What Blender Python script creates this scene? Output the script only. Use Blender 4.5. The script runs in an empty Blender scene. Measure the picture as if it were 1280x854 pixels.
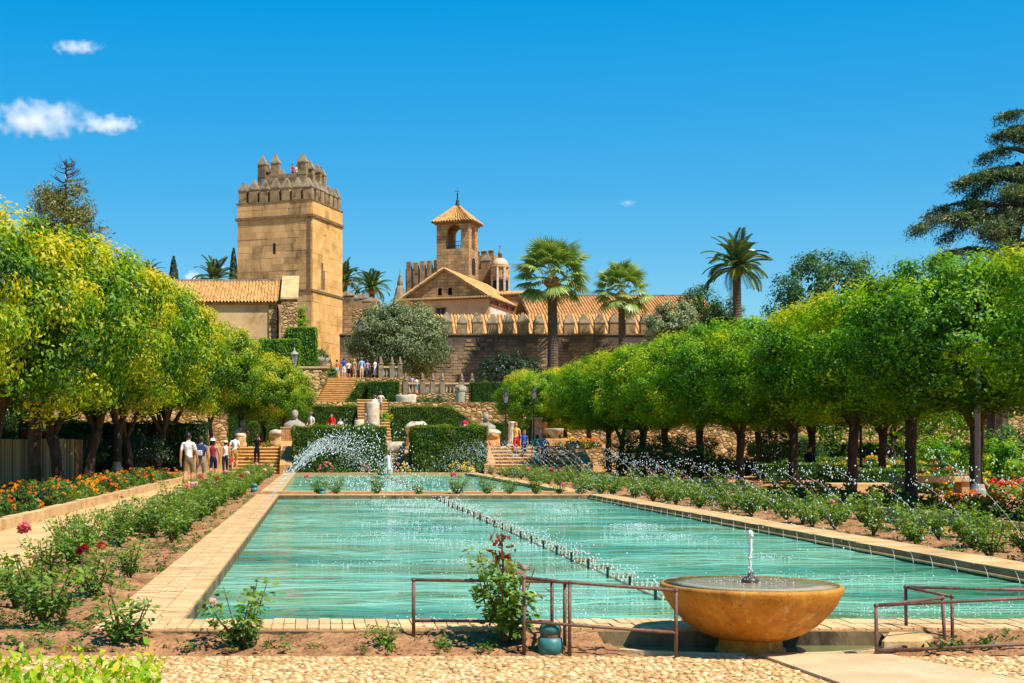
import bpy, bmesh, math, random
import numpy as np
from mathutils import Vector, Matrix

# ------------------------------------------------------------------ camera, sky, sun, exposure
SC = bpy.context.scene
COL = SC.collection
F, H, PX, PY = 1777.8, 1.35, 395.0, 558.0      # focal length in photo pixels, eye height, vanishing point of the pool axis
R = math.radians
cam_data = bpy.data.cameras.new('camera')
cam = bpy.data.objects.new('camera', cam_data); COL.objects.link(cam)
cam.location = (0, 0, H); cam.rotation_euler = (R(90), 0, 0)
cam_data.lens = 50; cam_data.sensor_width = 36
cam_data.shift_x = (640 - PX) / 1280; cam_data.shift_y = (PY - 427) / 1280
cam_data.clip_start = 0.1; cam_data.clip_end = 20000
SC.camera = cam

SUN_EL, SUN_AZ = 57, 133          # azimuth clockwise from +Y (the view direction): the sun stands to the right, a little behind the camera
sd = Vector((math.sin(R(SUN_AZ)) * math.cos(R(SUN_EL)), math.cos(R(SUN_AZ)) * math.cos(R(SUN_EL)), math.sin(R(SUN_EL))))
W = bpy.data.worlds.new('World'); SC.world = W; W.use_nodes = True
wn, wl = W.node_tree.nodes, W.node_tree.links
sky = wn.new('ShaderNodeTexSky'); sky.sky_type = 'NISHITA'; sky.sun_disc = False
sky.sun_elevation = R(SUN_EL); sky.sun_rotation = R(SUN_AZ)
sky.air_density = 1.0; sky.dust_density = 0.0; sky.ozone_density = 6.0; sky.altitude = 100
hs = wn.new('ShaderNodeHueSaturation'); hs.inputs['Saturation'].default_value = 1.40; hs.inputs['Hue'].default_value = 0.486
sp_ = wn.new('ShaderNodeSeparateColor'); sp_.mode = 'HSV'; cb_ = wn.new('ShaderNodeCombineColor'); cb_.mode = 'HSV'      # even out the sky's brightness everywhere
pw_ = wn.new('ShaderNodeMath'); pw_.operation = 'POWER'; pw_.inputs[1].default_value = .35
mu_ = wn.new('ShaderNodeMath'); mu_.operation = 'MULTIPLY'; mu_.inputs[1].default_value = 2.0
wl.new(sky.outputs[0], sp_.inputs[0]); wl.new(sp_.outputs[2], pw_.inputs[0]); wl.new(pw_.outputs[0], mu_.inputs[0])
wl.new(sp_.outputs[0], cb_.inputs[0]); wl.new(sp_.outputs[1], cb_.inputs[1]); wl.new(mu_.outputs[0], cb_.inputs[2])
wl.new(cb_.outputs[0], hs.inputs['Color'])
wl.new(hs.outputs[0], wn['Background'].inputs['Color'])
wn['Background'].inputs['Strength'].default_value = 0.15
sun_d = bpy.data.lights.new('sun', 'SUN'); sun_d.energy = 5.0; sun_d.angle = R(0.53); sun_d.color = (1.0, 0.94, 0.84)
sun = bpy.data.objects.new('sun', sun_d); COL.objects.link(sun)
sun.rotation_euler = (-sd).to_track_quat('-Z', 'Y').to_euler(); sun.location = (30, -20, 60)
SC.view_settings.view_transform = 'Standard'; SC.view_settings.look = 'None'
SC.view_settings.exposure = 0.6; SC.view_settings.gamma = 1.0; SC.view_settings.use_curve_mapping = False
SC.render.engine = 'CYCLES'
cy = SC.cycles
cy.use_denoising = True
try:
    cy.denoiser = 'OPENIMAGEDENOISE'; cy.denoising_input_passes = 'RGB_ALBEDO_NORMAL'; cy.denoising_prefilter = 'ACCURATE'
except Exception:
    pass
cy.max_bounces = 7; cy.diffuse_bounces = 4; cy.glossy_bounces = 3; cy.transmission_bounces = 4; cy.volume_bounces = 3
cy.caustics_reflective = False; cy.caustics_refractive = False; cy.sample_clamp_indirect = 4.0

# ------------------------------------------------------------------ helpers
rnd = random.Random(7)
rng = np.random.default_rng(11)
def at(x, y, D):
    return Vector(((x - PX) / F * D, D, H + (PY - y) / F * D))
def gx(x, D): return (x - PX) / F * D
def gz(y, D): return H + (PY - y) / F * D

def link(o, parent=None):
    COL.objects.link(o)
    if parent is not None: o.parent = parent
    return o
def tag(o, label=None, cat=None, group=None, kind=None):
    if label: o['label'] = label
    if cat: o['category'] = cat
    if group: o['group'] = group
    if kind: o['kind'] = kind
    return o
def empty(name, loc=(0, 0, 0), rz=0.0, label=None, cat=None, group=None):
    o = bpy.data.objects.new(name, None); COL.objects.link(o)
    o.location = loc; o.rotation_euler = (0, 0, rz)
    return tag(o, label, cat, group)
def copy_tree(o, parent=None):
    c = o.copy(); COL.objects.link(c)
    if parent is not None: c.parent = parent
    for ch in list(o.children): copy_tree(ch, c)
    return c

def smooth(me, on=True):
    me.polygons.foreach_set('use_smooth', [on] * len(me.polygons))

class MB:
    """collects shapes for ONE mesh object"""
    def __init__(s): s.v = []; s.f = []
    def add(s, vs, fs):
        b = len(s.v); s.v += [tuple(p) for p in vs]; s.f += [tuple(i + b for i in f) for f in fs]; return s
    def box(s, x0, x1, y0, y1, z0, z1):
        return s.add([(x0,y0,z0),(x1,y0,z0),(x1,y1,z0),(x0,y1,z0),(x0,y0,z1),(x1,y0,z1),(x1,y1,z1),(x0,y1,z1)],
                     [(0,3,2,1),(4,5,6,7),(0,1,5,4),(1,2,6,5),(2,3,7,6),(3,0,4,7)])
    def tube(s, pts, rad, n=8, cap=True):
        pts = [Vector(p) for p in pts]
        if not hasattr(rad, '__len__'): rad = [rad] * len(pts)
        rings = []; prev = None
        for i, p in enumerate(pts):
            d = (pts[min(i+1, len(pts)-1)] - pts[max(i-1, 0)]).normalized()
            u = d.cross(Vector((0, 0, 1))) if prev is None else prev - d * prev.dot(d)
            if u.length < 1e-4: u = d.cross(Vector((1, 0, 0)))
            u.normalize(); w = d.cross(u); prev = u
            rings.append([p + (u * math.cos(2*math.pi*k/n) + w * math.sin(2*math.pi*k/n)) * rad[i] for k in range(n)])
        vs = [q for r in rings for q in r]; fs = []
        for i in range(len(rings)-1):
            for k in range(n):
                a, b = i*n+k, i*n+(k+1) % n
                fs.append((a, b, b+n, a+n))
        if cap: fs.append(tuple(range(n-1, -1, -1))); fs.append(tuple(range(len(vs)-n, len(vs))))
        return s.add(vs, fs)
    def lathe(s, prof, n=20, c=(0, 0, 0), sx=1, sy=1, rot=0):
        vs = []; fs = []
        for r, z in prof:
            for k in range(n):
                a = 2*math.pi*k/n + rot
                vs.append((c[0]+r*sx*math.cos(a), c[1]+r*sy*math.sin(a), c[2]+z))
        for i in range(len(prof)-1):
            for k in range(n):
                a, b = i*n+k, i*n+(k+1) % n
                fs.append((a, b, b+n, a+n))
        fs.append(tuple(range(n-1, -1, -1))); fs.append(tuple(range(len(vs)-n, len(vs))))
        return s.add(vs, fs)
    def prism(s, poly, a0, a1, axis='y'):
        n = len(poly)
        def m(p, t):
            return {'y': (p[0], t, p[1]), 'x': (t, p[0], p[1]), 'z': (p[0], p[1], t)}[axis]
        return s.add([m(p, a0) for p in poly] + [m(p, a1) for p in poly],
                     [tuple(range(n-1, -1, -1)), tuple(range(n, 2*n))] + [(k, (k+1) % n, n+(k+1) % n, n+k) for k in range(n)])
    def ball(s, c, rx, ry, rz, nu=10, nv=6):
        vs = [(c[0], c[1], c[2]-rz)]; fs = []
        for j in range(1, nv):
            t = -math.pi/2 + math.pi*j/nv
            for k in range(nu):
                a = 2*math.pi*k/nu
                vs.append((c[0]+rx*math.cos(t)*math.cos(a), c[1]+ry*math.cos(t)*math.sin(a), c[2]+rz*math.sin(t)))
        vs.append((c[0], c[1], c[2]+rz)); last = len(vs)-1
        for k in range(nu): fs.append((0, 1+(k+1) % nu, 1+k))
        for j in range(nv-2):
            for k in range(nu):
                a, b = 1+j*nu+k, 1+j*nu+(k+1) % nu
                fs.append((a, b, b+nu, a+nu))
        for k in range(nu): fs.append((last, 1+(nv-2)*nu+k, 1+(nv-2)*nu+(k+1) % nu))
        return s.add(vs, fs)
    def mesh(s, name, mat=None, sm=False):
        me = bpy.data.meshes.new(name); me.from_pydata(s.v, [], s.f)
        bm = bmesh.new(); bm.from_mesh(me); bmesh.ops.recalc_face_normals(bm, faces=bm.faces); bm.to_mesh(me); bm.free()
        if mat: me.materials.append(mat)
        if sm: smooth(me)
        return me
    def build(s, name, mat=None, parent=None, sm=False, bevel=0):
        o = bpy.data.objects.new(name, s.mesh(name, mat, sm)); link(o, parent)
        if bevel:
            b = o.modifiers.new('bevel', 'BEVEL'); b.width = bevel; b.segments = 1; b.limit_method = 'ANGLE'
        return o
def obj(name, me, parent=None, loc=None, rot=None, sc=None):
    o = bpy.data.objects.new(name, me); link(o, parent)
    if loc is not None: o.location = loc
    if rot is not None: o.rotation_euler = rot
    if sc is not None: o.scale = sc if hasattr(sc, '__len__') else (sc, sc, sc)
    return o

def np_mesh(name, V, Q, mat=None, tint=None, sm=False):
    me = bpy.data.meshes.new(name)
    V = np.asarray(V, np.float32); Q = np.asarray(Q, np.int32); k = Q.shape[1]
    me.vertices.add(len(V)); me.vertices.foreach_set('co', V.ravel())
    me.loops.add(Q.size); me.loops.foreach_set('vertex_index', Q.ravel())
    me.polygons.add(len(Q)); me.polygons.foreach_set('loop_start', np.arange(0, Q.size, k, dtype=np.int32))
    if tint is not None:
        a = me.attributes.new('tint', 'FLOAT', 'POINT'); a.data.foreach_set('value', np.asarray(tint, np.float32))
    me.update(calc_edges=True); me.validate()
    if mat: me.materials.append(mat)
    if sm: smooth(me)
    return me

def unit(v): return v / np.maximum(np.linalg.norm(v, axis=1, keepdims=True), 1e-9)
def leaves(P, N, size, aspect=0.5, fold=0.12, jit=0.35, axis=None, axis_w=0.0, g=None):
    """one folded pointed quad for each point: returns verts, quads"""
    g = g or rng
    n = len(P); N = unit(N + g.normal(0, jit, (n, 3)))
    t = g.normal(0, 1, (n, 3))
    if axis is not None: t = t * (1 - axis_w) + axis * axis_w * 2
    t = unit(t - N * np.sum(t*N, 1, keepdims=True)); b = np.cross(N, t)
    l = (np.asarray(size) * g.uniform(.7, 1.3, n))[:, None]; w = l * aspect
    V = np.stack([P - t*l*.5, P + b*w*.5 - t*l*.08 + N*l*fold, P + t*l*.5, P - b*w*.5 - t*l*.08 + N*l*fold], 1).reshape(-1, 3)
    return V, np.arange(4*n).reshape(n, 4)
def leaf_mesh(name, P, N, size, mat, tint, **k):
    V, Q = leaves(P, N, size, **k)
    return np_mesh(name, V, Q, mat, np.repeat(tint, 4))

# ------------------------------------------------------------------ materials
def srgb(h):
    h = h.lstrip('#'); c = [int(h[i:i+2], 16) / 255 for i in (0, 2, 4)]
    return tuple((x/12.92 if x <= .04045 else ((x+.055)/1.055)**2.4) for x in c) + (1,)
MATS = {}
def newmat(name):
    m = bpy.data.materials.new(name); m.use_nodes = True; MATS[name] = m
    return m, m.node_tree.nodes, m.node_tree.links, m.node_tree.nodes['Principled BSDF']
def ramp(nd, stops):
    r = nd.new('ShaderNodeValToRGB'); e = r.color_ramp.elements
    while len(e) < len(stops): e.new(0.5)
    for k, (p, c) in enumerate(stops): e[k].position = p; e[k].color = c if len(c) == 4 else tuple(c) + (1,)
    return r
def mix(nd, ln, f, a, b, mode='MIX'):
    m = nd.new('ShaderNodeMix'); m.data_type = 'RGBA'; m.blend_type = mode
    for s, v in ((0, f), (6, a), (7, b)):
        if hasattr(v, 'links') or hasattr(v, 'is_linked'): ln.new(v, m.inputs[s])
        else: m.inputs[s].default_value = v
    return m.outputs[2]
def mottled(name, c1, c2, scale=1.5, rough=.85, bump=.3, bscale=12, spec=.25, dark=None, dscale=.5, rand=0.0, space='WORLD', stretch=(1, 1, 1), bdist=.02):
    """two-colour noise, optional dark stains, optional object-to-object variation, fine relief"""
    m, nd, ln, p = newmat(name)
    if space == 'WORLD': src = nd.new('ShaderNodeNewGeometry').outputs['Position']
    else: src = nd.new('ShaderNodeTexCoord').outputs['Object']
    mp = nd.new('ShaderNodeMapping'); ln.new(src, mp.inputs['Vector']); mp.inputs['Scale'].default_value = stretch
    n1 = nd.new('ShaderNodeTexNoise'); n1.inputs['Scale'].default_value = scale; n1.inputs['Detail'].default_value = 6; n1.inputs['Roughness'].default_value = .65
    ln.new(mp.outputs[0], n1.inputs['Vector'])
    r = ramp(nd, [(.32, c1), (.68, c2)]); ln.new(n1.outputs[0], r.inputs[0]); col = r.outputs[0]
    if dark:
        n2 = nd.new('ShaderNodeTexNoise'); n2.inputs['Scale'].default_value = dscale; n2.inputs['Detail'].default_value = 8; n2.inputs['Roughness'].default_value = .7
        ln.new(mp.outputs[0], n2.inputs['Vector'])
        r2 = ramp(nd, [(.5, (0, 0, 0, 1)), (.68, (1, 1, 1, 1))]); ln.new(n2.outputs[0], r2.inputs[0])
        col = mix(nd, ln, r2.outputs[0], col, dark)
    if rand:
        oi = nd.new('ShaderNodeObjectInfo'); hv = nd.new('ShaderNodeHueSaturation')
        mr = nd.new('ShaderNodeMapRange'); mr.inputs[3].default_value = 1-rand; mr.inputs[4].default_value = 1+rand
        ln.new(oi.outputs['Random'], mr.inputs[0]); ln.new(mr.outputs[0], hv.inputs['Value']); ln.new(col, hv.inputs['Color']); col = hv.outputs[0]
    ln.new(col, p.inputs['Base Color']); p.inputs['Roughness'].default_value = rough; p.inputs['Specular IOR Level'].default_value = spec
    if bump:
        n3 = nd.new('ShaderNodeTexNoise'); n3.inputs['Scale'].default_value = bscale; n3.inputs['Detail'].default_value = 5
        ln.new(mp.outputs[0], n3.inputs['Vector'])
        b = nd.new('ShaderNodeBump'); b.inputs['Strength'].default_value = bump; b.inputs['Distance'].default_value = bdist
        ln.new(n3.outputs[0], b.inputs['Height']); ln.new(b.outputs[0], p.inputs['Normal'])
    return m
def masonry(name, c1, c2, mortar, bw, bh, dark=None, dscale=.25, bump=.6, ms=.03, rough=.9, zoff=0, stain_top=None):
    """coursed stone in object space: u = x + y, v = z"""
    m, nd, ln, p = newmat(name)
    tc = nd.new('ShaderNodeTexCoord'); sx = nd.new('ShaderNodeSeparateXYZ'); ln.new(tc.outputs['Object'], sx.inputs[0])
    ad = nd.new('ShaderNodeMath'); ln.new(sx.outputs[0], ad.inputs[0]); ln.new(sx.outputs[1], ad.inputs[1])
    cb = nd.new('ShaderNodeCombineXYZ'); ln.new(ad.outputs[0], cb.inputs[0]); ln.new(sx.outputs[2], cb.inputs[1])
    nw = nd.new('ShaderNodeTexNoise'); nw.inputs['Scale'].default_value = .9/bw; ln.new(tc.outputs['Object'], nw.inputs['Vector'])
    wv = nd.new('ShaderNodeVectorMath'); wv.operation = 'SCALE'; ln.new(nw.outputs['Color'], wv.inputs[0]); wv.inputs['Scale'].default_value = bh*.35
    wa = nd.new('ShaderNodeVectorMath'); ln.new(cb.outputs[0], wa.inputs[0]); ln.new(wv.outputs[0], wa.inputs[1])
    bk = nd.new('ShaderNodeTexBrick'); ln.new(wa.outputs[0], bk.inputs['Vector'])
    bk.inputs['Color1'].default_value = c1; bk.inputs['Color2'].default_value = c2; bk.inputs['Mortar'].default_value = mortar
    bk.inputs['Scale'].default_value = 1; bk.inputs['Mortar Size'].default_value = ms; bk.inputs['Mortar Smooth'].default_value = .5
    bk.inputs['Brick Width'].default_value = bw; bk.inputs['Row Height'].default_value = bh; bk.inputs['Bias'].default_value = 0
    n1 = nd.new('ShaderNodeTexNoise'); n1.inputs['Scale'].default_value = 1.1; n1.inputs['Detail'].default_value = 8; n1.inputs['Roughness'].default_value = .7
    ln.new(tc.outputs['Object'], n1.inputs['Vector'])
    r1 = ramp(nd, [(.3, (.55, .55, .55, 1)), (.7, (1.25, 1.2, 1.1, 1))]); ln.new(n1.outputs[0], r1.inputs[0])
    col = mix(nd, ln, 1.0, bk.outputs['Color'], r1.outputs[0], 'MULTIPLY')
    if dark:
        n2 = nd.new('ShaderNodeTexNoise'); n2.inputs['Scale'].default_value = dscale; n2.inputs['Detail'].default_value = 8; n2.inputs['Roughness'].default_value = .65
        mp = nd.new('ShaderNodeMapping'); mp.inputs['Scale'].default_value = (1, 1, .6); ln.new(tc.outputs['Object'], mp.inputs[0]); ln.new(mp.outputs[0], n2.inputs['Vector'])
        fac = n2.outputs[0]
        if stain_top:          # old water stains that run down from a top edge at this height
            mr = nd.new('ShaderNodeMapRange'); mr.inputs[1].default_value = stain_top-2.4; mr.inputs[2].default_value = stain_top; mr.inputs[3].default_value = -.04; mr.inputs[4].default_value = .3
            ln.new(sx.outputs[2], mr.inputs[0]); a2 = nd.new('ShaderNodeMath'); ln.new(n2.outputs[0], a2.inputs[0]); ln.new(mr.outputs[0], a2.inputs[1]); fac = a2.outputs[0]
        r2 = ramp(nd, [(.5, (0, 0, 0, 1)), (.7, (.9, .9, .9, 1))]); ln.new(fac, r2.inputs[0])
        col = mix(nd, ln, r2.outputs[0], col, dark)
    ln.new(col, p.inputs['Base Color']); p.inputs['Roughness'].default_value = rough; p.inputs['Specular IOR Level'].default_value = .2
    n3 = nd.new('ShaderNodeTexNoise'); n3.inputs['Scale'].default_value = 9; n3.inputs['Detail'].default_value = 4; ln.new(tc.outputs['Object'], n3.inputs['Vector'])
    h = nd.new('ShaderNodeMath'); h.operation = 'MULTIPLY_ADD'; ln.new(bk.outputs['Fac'], h.inputs[0]); h.inputs[1].default_value = -1.2; ln.new(n3.outputs[0], h.inputs[2])
    b = nd.new('ShaderNodeBump'); b.inputs['Strength'].default_value = bump; b.inputs['Distance'].default_value = .04
    ln.new(h.outputs[0], b.inputs['Height']); ln.new(b.outputs[0], p.inputs['Normal'])
    return m
def leafmat(name, stops, trans=.45, gloss=.025, rough=.5, isl=.15, orand=.06):
    m, nd, ln, p = newmat(name); nd.remove(p)
    at_ = nd.new('ShaderNodeAttribute'); at_.attribute_name = 'tint'
    ge = nd.new('ShaderNodeNewGeometry'); oi = nd.new('ShaderNodeObjectInfo')
    a = nd.new('ShaderNodeMath'); a.operation = 'MULTIPLY_ADD'; ln.new(ge.outputs['Random Per Island'], a.inputs[0]); a.inputs[1].default_value = isl; ln.new(at_.outputs['Fac'], a.inputs[2])
    a2 = nd.new('ShaderNodeMath'); a2.operation = 'MULTIPLY_ADD'; ln.new(oi.outputs['Random'], a2.inputs[0]); a2.inputs[1].default_value = orand; ln.new(a.outputs[0], a2.inputs[2])
    a3 = nd.new('ShaderNodeMath'); a3.operation = 'SUBTRACT'; ln.new(a2.outputs[0], a3.inputs[0]); a3.inputs[1].default_value = (isl+orand)/2
    r = ramp(nd, stops); ln.new(a3.outputs[0], r.inputs[0])
    d = nd.new('ShaderNodeBsdfDiffuse'); t = nd.new('ShaderNodeBsdfTranslucent'); g = nd.new('ShaderNodeBsdfGlossy'); g.inputs['Roughness'].default_value = rough
    ln.new(r.outputs[0], d.inputs[0])
    hv = nd.new('ShaderNodeHueSaturation'); hv.inputs['Saturation'].default_value = 1.1; hv.inputs['Value'].default_value = 1.15; ln.new(r.outputs[0], hv.inputs['Color']); ln.new(hv.outputs[0], t.inputs[0])
    m1 = nd.new('ShaderNodeMixShader'); m1.inputs[0].default_value = trans; ln.new(d.outputs[0], m1.inputs[1]); ln.new(t.outputs[0], m1.inputs[2])
    m2 = nd.new('ShaderNodeMixShader'); m2.inputs[0].default_value = gloss; ln.new(m1.outputs[0], m2.inputs[1]); ln.new(g.outputs[0], m2.inputs[2])
    ln.new(m2.outputs[0], nd['Material Output'].inputs['Surface'])
    return m
def plain(name, c, rough=.6, metal=0, spec=.4, **k):
    return mottled(name, tuple(x*.85 for x in c[:3])+(1,), tuple(min(1, x*1.12) for x in c[:3])+(1,), scale=k.get('scale', 14), rough=rough, bump=k.get('bump', .1), bscale=40, spec=spec)

M_ORANGE = leafmat('orange_tree_leaf', [(0, (.020, .065, .003, 1)), (.3, (.075, .20, .005, 1)), (.52, (.20, .35, .006, 1)), (.75, (.48, .50, .010, 1)), (1, (.72, .54, .02, 1))])
M_CLIP = leafmat('clipped_orange_leaf', [(0, (.035, .11, .004, 1)), (.3, (.11, .29, .006, 1)), (.52, (.23, .44, .007, 1)), (.78, (.42, .51, .010, 1)), (1, (.64, .54, .02, 1))], orand=.22)
M_HEDGE = leafmat('cypress_hedge_leaf', [(0, (.02, .06, .005, 1)), (.4, (.068, .155, .009, 1)), (.75, (.16, .235, .016, 1)), (1, (.26, .22, .03, 1))], gloss=.02)
M_ROSE = leafmat('rose_leaf', [(0, (.04, .10, .015, 1)), (.45, (.125, .25, .022, 1)), (.75, (.30, .40, .04, 1)), (.9, (.20, .10, .03, 1)), (1, (.24, .05, .03, 1))], gloss=.04)
M_OLIVE = leafmat('olive_leaf', [(0, (.055, .08, .028, 1)), (.45, (.18, .23, .085, 1)), (1, (.38, .42, .18, 1))], trans=.2, gloss=.03)
M_DARKTREE = leafmat('dark_evergreen_leaf', [(0, (.008, .026, .008, 1)), (.6, (.026, .07, .016, 1)), (1, (.07, .12, .025, 1))], gloss=.05)
M_CEDAR = leafmat('cedar_needle', [(0, (.016, .04, .018, 1)), (.5, (.075, .125, .045, 1)), (1, (.25, .28, .08, 1))], trans=.2, gloss=.03)
M_PINE = leafmat('pine_needle', [(0, (.06, .08, .015, 1)), (.5, (.18, .19, .045, 1)), (1, (.34, .30, .09, 1))], trans=.25, gloss=.03)
M_MIDTREE = leafmat('broadleaf', [(0, (.015, .045, .008, 1)), (.5, (.055, .13, .02, 1)), (1, (.14, .22, .04, 1))])
M_GREEN = leafmat('garden_leaf', [(0, (.02, .055, .012, 1)), (.4, (.055, .14, .02, 1)), (.75, (.14, .27, .03, 1)), (1, (.30, .36, .05, 1))])
M_FAN = leafmat('fan_palm_leaf', [(0, (.06, .12, .018, 1)), (.5, (.16, .28, .04, 1)), (1, (.44, .48, .14, 1))], trans=.25, gloss=.05, rough=.4)
M_DATE = leafmat('date_palm_leaf', [(0, (.03, .07, .02, 1)), (.5, (.085, .16, .04, 1)), (1, (.24, .29, .09, 1))], trans=.2, gloss=.05, rough=.4)
M_FLOWER = leafmat('flower_petal', [(0, (.55, .02, .015, 1)), (.25, (.75, .18, .01, 1)), (.5, (.85, .36, .01, 1)), (.75, (.80, .62, .03, 1)), (1, (.75, .25, .30, 1))], gloss=.02, isl=.06, orand=0)
M_PINK = leafmat('rose_petal', [(0, (.25, .01, .02, 1)), (.35, (.55, .04, .05, 1)), (.65, (.75, .22, .20, 1)), (1, (.85, .60, .52, 1))], gloss=.03, isl=.1, orand=.0)
M_BARK = mottled('bark', srgb('#3a2d24'), srgb('#5f5145'), 6, .95, .9, 18, .1, stretch=(1, 1, .25), bdist=.04)
M_WETBARK = mottled('dark_bark', srgb('#33261d'), srgb('#5a4636'), 6, .85, .9, 18, .2, stretch=(1, 1, .25), bdist=.04)
M_PALMTRUNK = mottled('palm_trunk', srgb('#4a3d33'), srgb('#7a6856'), 3, .95, .9, 10, .1, stretch=(1, 1, 4), bdist=.05)
M_STEM = mottled('green_stem', srgb('#4a4a22'), srgb('#6b5a36'), 20, .7, .2)
M_SOIL = mottled('soil', srgb('#8a5f3f'), srgb('#b98a5e'), 5, .98, 1.0, 24, .08, dark=srgb('#6e4a30'), dscale=2.2, bdist=.05)
M_LAND = mottled('dry_ground', srgb('#b39873'), srgb('#cdb48c'), 1.2, .98, .6, 8, .08, dark=srgb('#8c9a55'), dscale=.35)
M_SAND = mottled('sandy_path', srgb('#b98f5c'), srgb('#d8b280'), 2.0, .98, .8, 22, .08, dark=srgb('#b08a58'), dscale=1.2)
M_TOWER = mottled('tower_core_stone', srgb('#7d6241'), srgb('#a88453'), 1.3, .95, .5, 8, .1)
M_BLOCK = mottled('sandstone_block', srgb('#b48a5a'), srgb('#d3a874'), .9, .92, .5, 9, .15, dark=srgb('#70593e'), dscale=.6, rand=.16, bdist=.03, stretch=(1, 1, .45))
M_BLOCK_LIT = mottled('sunlit_side_sandstone_block', srgb('#cf9852'), srgb('#e6b474'), .9, .92, .4, 9, .15, dark=srgb('#a2793f'), dscale=.4, rand=.09, bdist=.03)  # paler golden copy: paints the tower's sunlit side into the stone colour
M_MERLON = mottled('weathered_merlon_stone', srgb('#80694f'), srgb('#a88b66'), 1.6, .95, .6, 8, .1, dark=srgb('#40382f'), dscale=.9, rand=.12)
M_CAPST = mottled('lichened_cap_stone', srgb('#7b6c58'), srgb('#9c8a70'), 2.2, .95, .6, 10, .1, dark=srgb('#4c4238'), dscale=1.5, rand=.12)
M_STRING = mottled('string_course_stone', srgb('#5e4a35'), srgb('#8f7350'), 2, .95, .5, 8, .1)
M_WALL = masonry('castle_wall_stone', srgb('#89705a'), srgb('#a68a6a'), srgb('#655440'), .8, .28, dark=srgb('#4a443e'), dscale=.35, stain_top=11.6)
M_ASH2 = masonry('church_stone', srgb('#a58059'), srgb('#c49e70'), srgb('#866848'), .9, .4, dark=srgb('#7a6248'), dscale=.4)
def rubble(name, stops, mortar, sc):
    m, nd, ln, p = newmat(name); tc = nd.new('ShaderNodeTexCoord'); mp = nd.new('ShaderNodeMapping'); mp.inputs['Scale'].default_value = (sc, sc, sc*1.5); ln.new(tc.outputs['Object'], mp.inputs[0])
    nz = nd.new('ShaderNodeTexNoise'); nz.inputs['Scale'].default_value = 1.2; ln.new(mp.outputs[0], nz.inputs['Vector']); va = nd.new('ShaderNodeVectorMath'); va.operation = 'MULTIPLY_ADD'; ln.new(nz.outputs['Color'], va.inputs[0]); va.inputs[1].default_value = (.6, .6, .4); ln.new(mp.outputs[0], va.inputs[2])
    v1 = nd.new('ShaderNodeTexVoronoi'); v2 = nd.new('ShaderNodeTexVoronoi'); v2.feature = 'DISTANCE_TO_EDGE'
    for v in (v1, v2): ln.new(va.outputs[0], v.inputs['Vector']); v.inputs['Scale'].default_value = 1
    sp = nd.new('ShaderNodeSeparateXYZ'); ln.new(v1.outputs['Color'], sp.inputs[0]); r = ramp(nd, stops); ln.new(sp.outputs[0], r.inputs[0])
    e = ramp(nd, [(.02, (1, 1, 1, 1)), (.10, (0, 0, 0, 1))]); ln.new(v2.outputs['Distance'], e.inputs[0]); col = mix(nd, ln, e.outputs[0], r.outputs[0], mortar)
    ln.new(col, p.inputs['Base Color']); p.inputs['Roughness'].default_value = .95; p.inputs['Specular IOR Level'].default_value = .15
    e2 = ramp(nd, [(.0, (0, 0, 0, 1)), (.25, (1, 1, 1, 1))]); ln.new(v2.outputs['Distance'], e2.inputs[0]); b = nd.new('ShaderNodeBump'); b.inputs['Strength'].default_value = .9; b.inputs['Distance'].default_value = .06; ln.new(e2.outputs[0], b.inputs['Height']); ln.new(b.outputs[0], p.inputs['Normal']); return m
M_RUBBLE = rubble('rubble_stone', [(0, srgb('#8a6a42')), (.4, srgb('#b08a58')), (.7, srgb('#c9a672')), (1, srgb('#9c8260'))], srgb('#6b5234'), 2.6)
M_WSTONE = mottled('wall_stone', srgb('#7c664e'), srgb('#9e805c'), 1.2, .95, .5, 9, .1, dark=srgb('#4a4138'), dscale=.7, rand=.15)
M_PLASTER = mottled('ochre_plaster', srgb('#bd956a'), srgb('#d3ae82'), .7, .95, .3, 12, .1, dark=srgb('#94714e'), dscale=.5)
M_PLASTER2 = mottled('pink_plaster', srgb('#c0966d'), srgb('#d3ab80'), .6, .95, .3, 12, .1, dark=srgb('#a37c58'), dscale=.4)
M_WHITEW = mottled('pale_plaster', srgb('#c9b7a0'), srgb('#ddcdb6'), .6, .95, .2)
M_TILE = leafmat('roof_tile', [(0, srgb('#8a6238')), (.35, srgb('#b98650')), (.7, srgb('#d3a264')), (1, srgb('#c9875a'))], trans=0.0, gloss=.02, isl=.6, orand=0)
M_TILER = leafmat('red_roof_tile', [(0, srgb('#a06c3c')), (.35, srgb('#c08650')), (.7, srgb('#d09a64')), (1, srgb('#c8804e'))], trans=0.0, gloss=.02, isl=.6, orand=0)
M_DARK = plain('dark_opening', (.012, .010, .009), .9)
M_GLASSD = plain('dark_window_glass', (.02, .022, .025), .15)
M_DOME = mottled('dome_glazed_tile', srgb('#b49a78'), srgb('#d8c4a4'), 2, .6, .3)
M_BRICK = mottled('coping_brick', srgb('#c49a68'), srgb('#dcb686'), 6, .95, .5, 30, .1, rand=.1, dark=srgb('#b08a5c'), dscale=3)
M_RISER = mottled('stair_riser', srgb('#8d683c'), srgb('#ab8450'), 4, .95, .4, 20, .1)  # aged brick brown, deepened so the colour also carries the risers' shade
M_BRICKR = mottled('red_brick', srgb('#b07a4c'), srgb('#cf9a68'), 5, .95, .4, 30, .1, rand=.12)
M_MORTAR = mottled('mortar', srgb('#a88356'), srgb('#c29a6a'), 9, .98, .4, 40, .08)
M_COPE = mottled('coping_stone', srgb('#b8925f'), srgb('#d2ae7c'), 2.4, .95, .5, 20, .1, dark=srgb('#9d7f58'), dscale=1.0, rand=.05)
M_WETFACE = mottled('wet_pool_wall', srgb('#5a4a35'), srgb('#8a7452'), 4, .6, .7, 16, .3, dark=srgb('#332b20'), dscale=2.2, stretch=(1, 1, .5))
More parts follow.
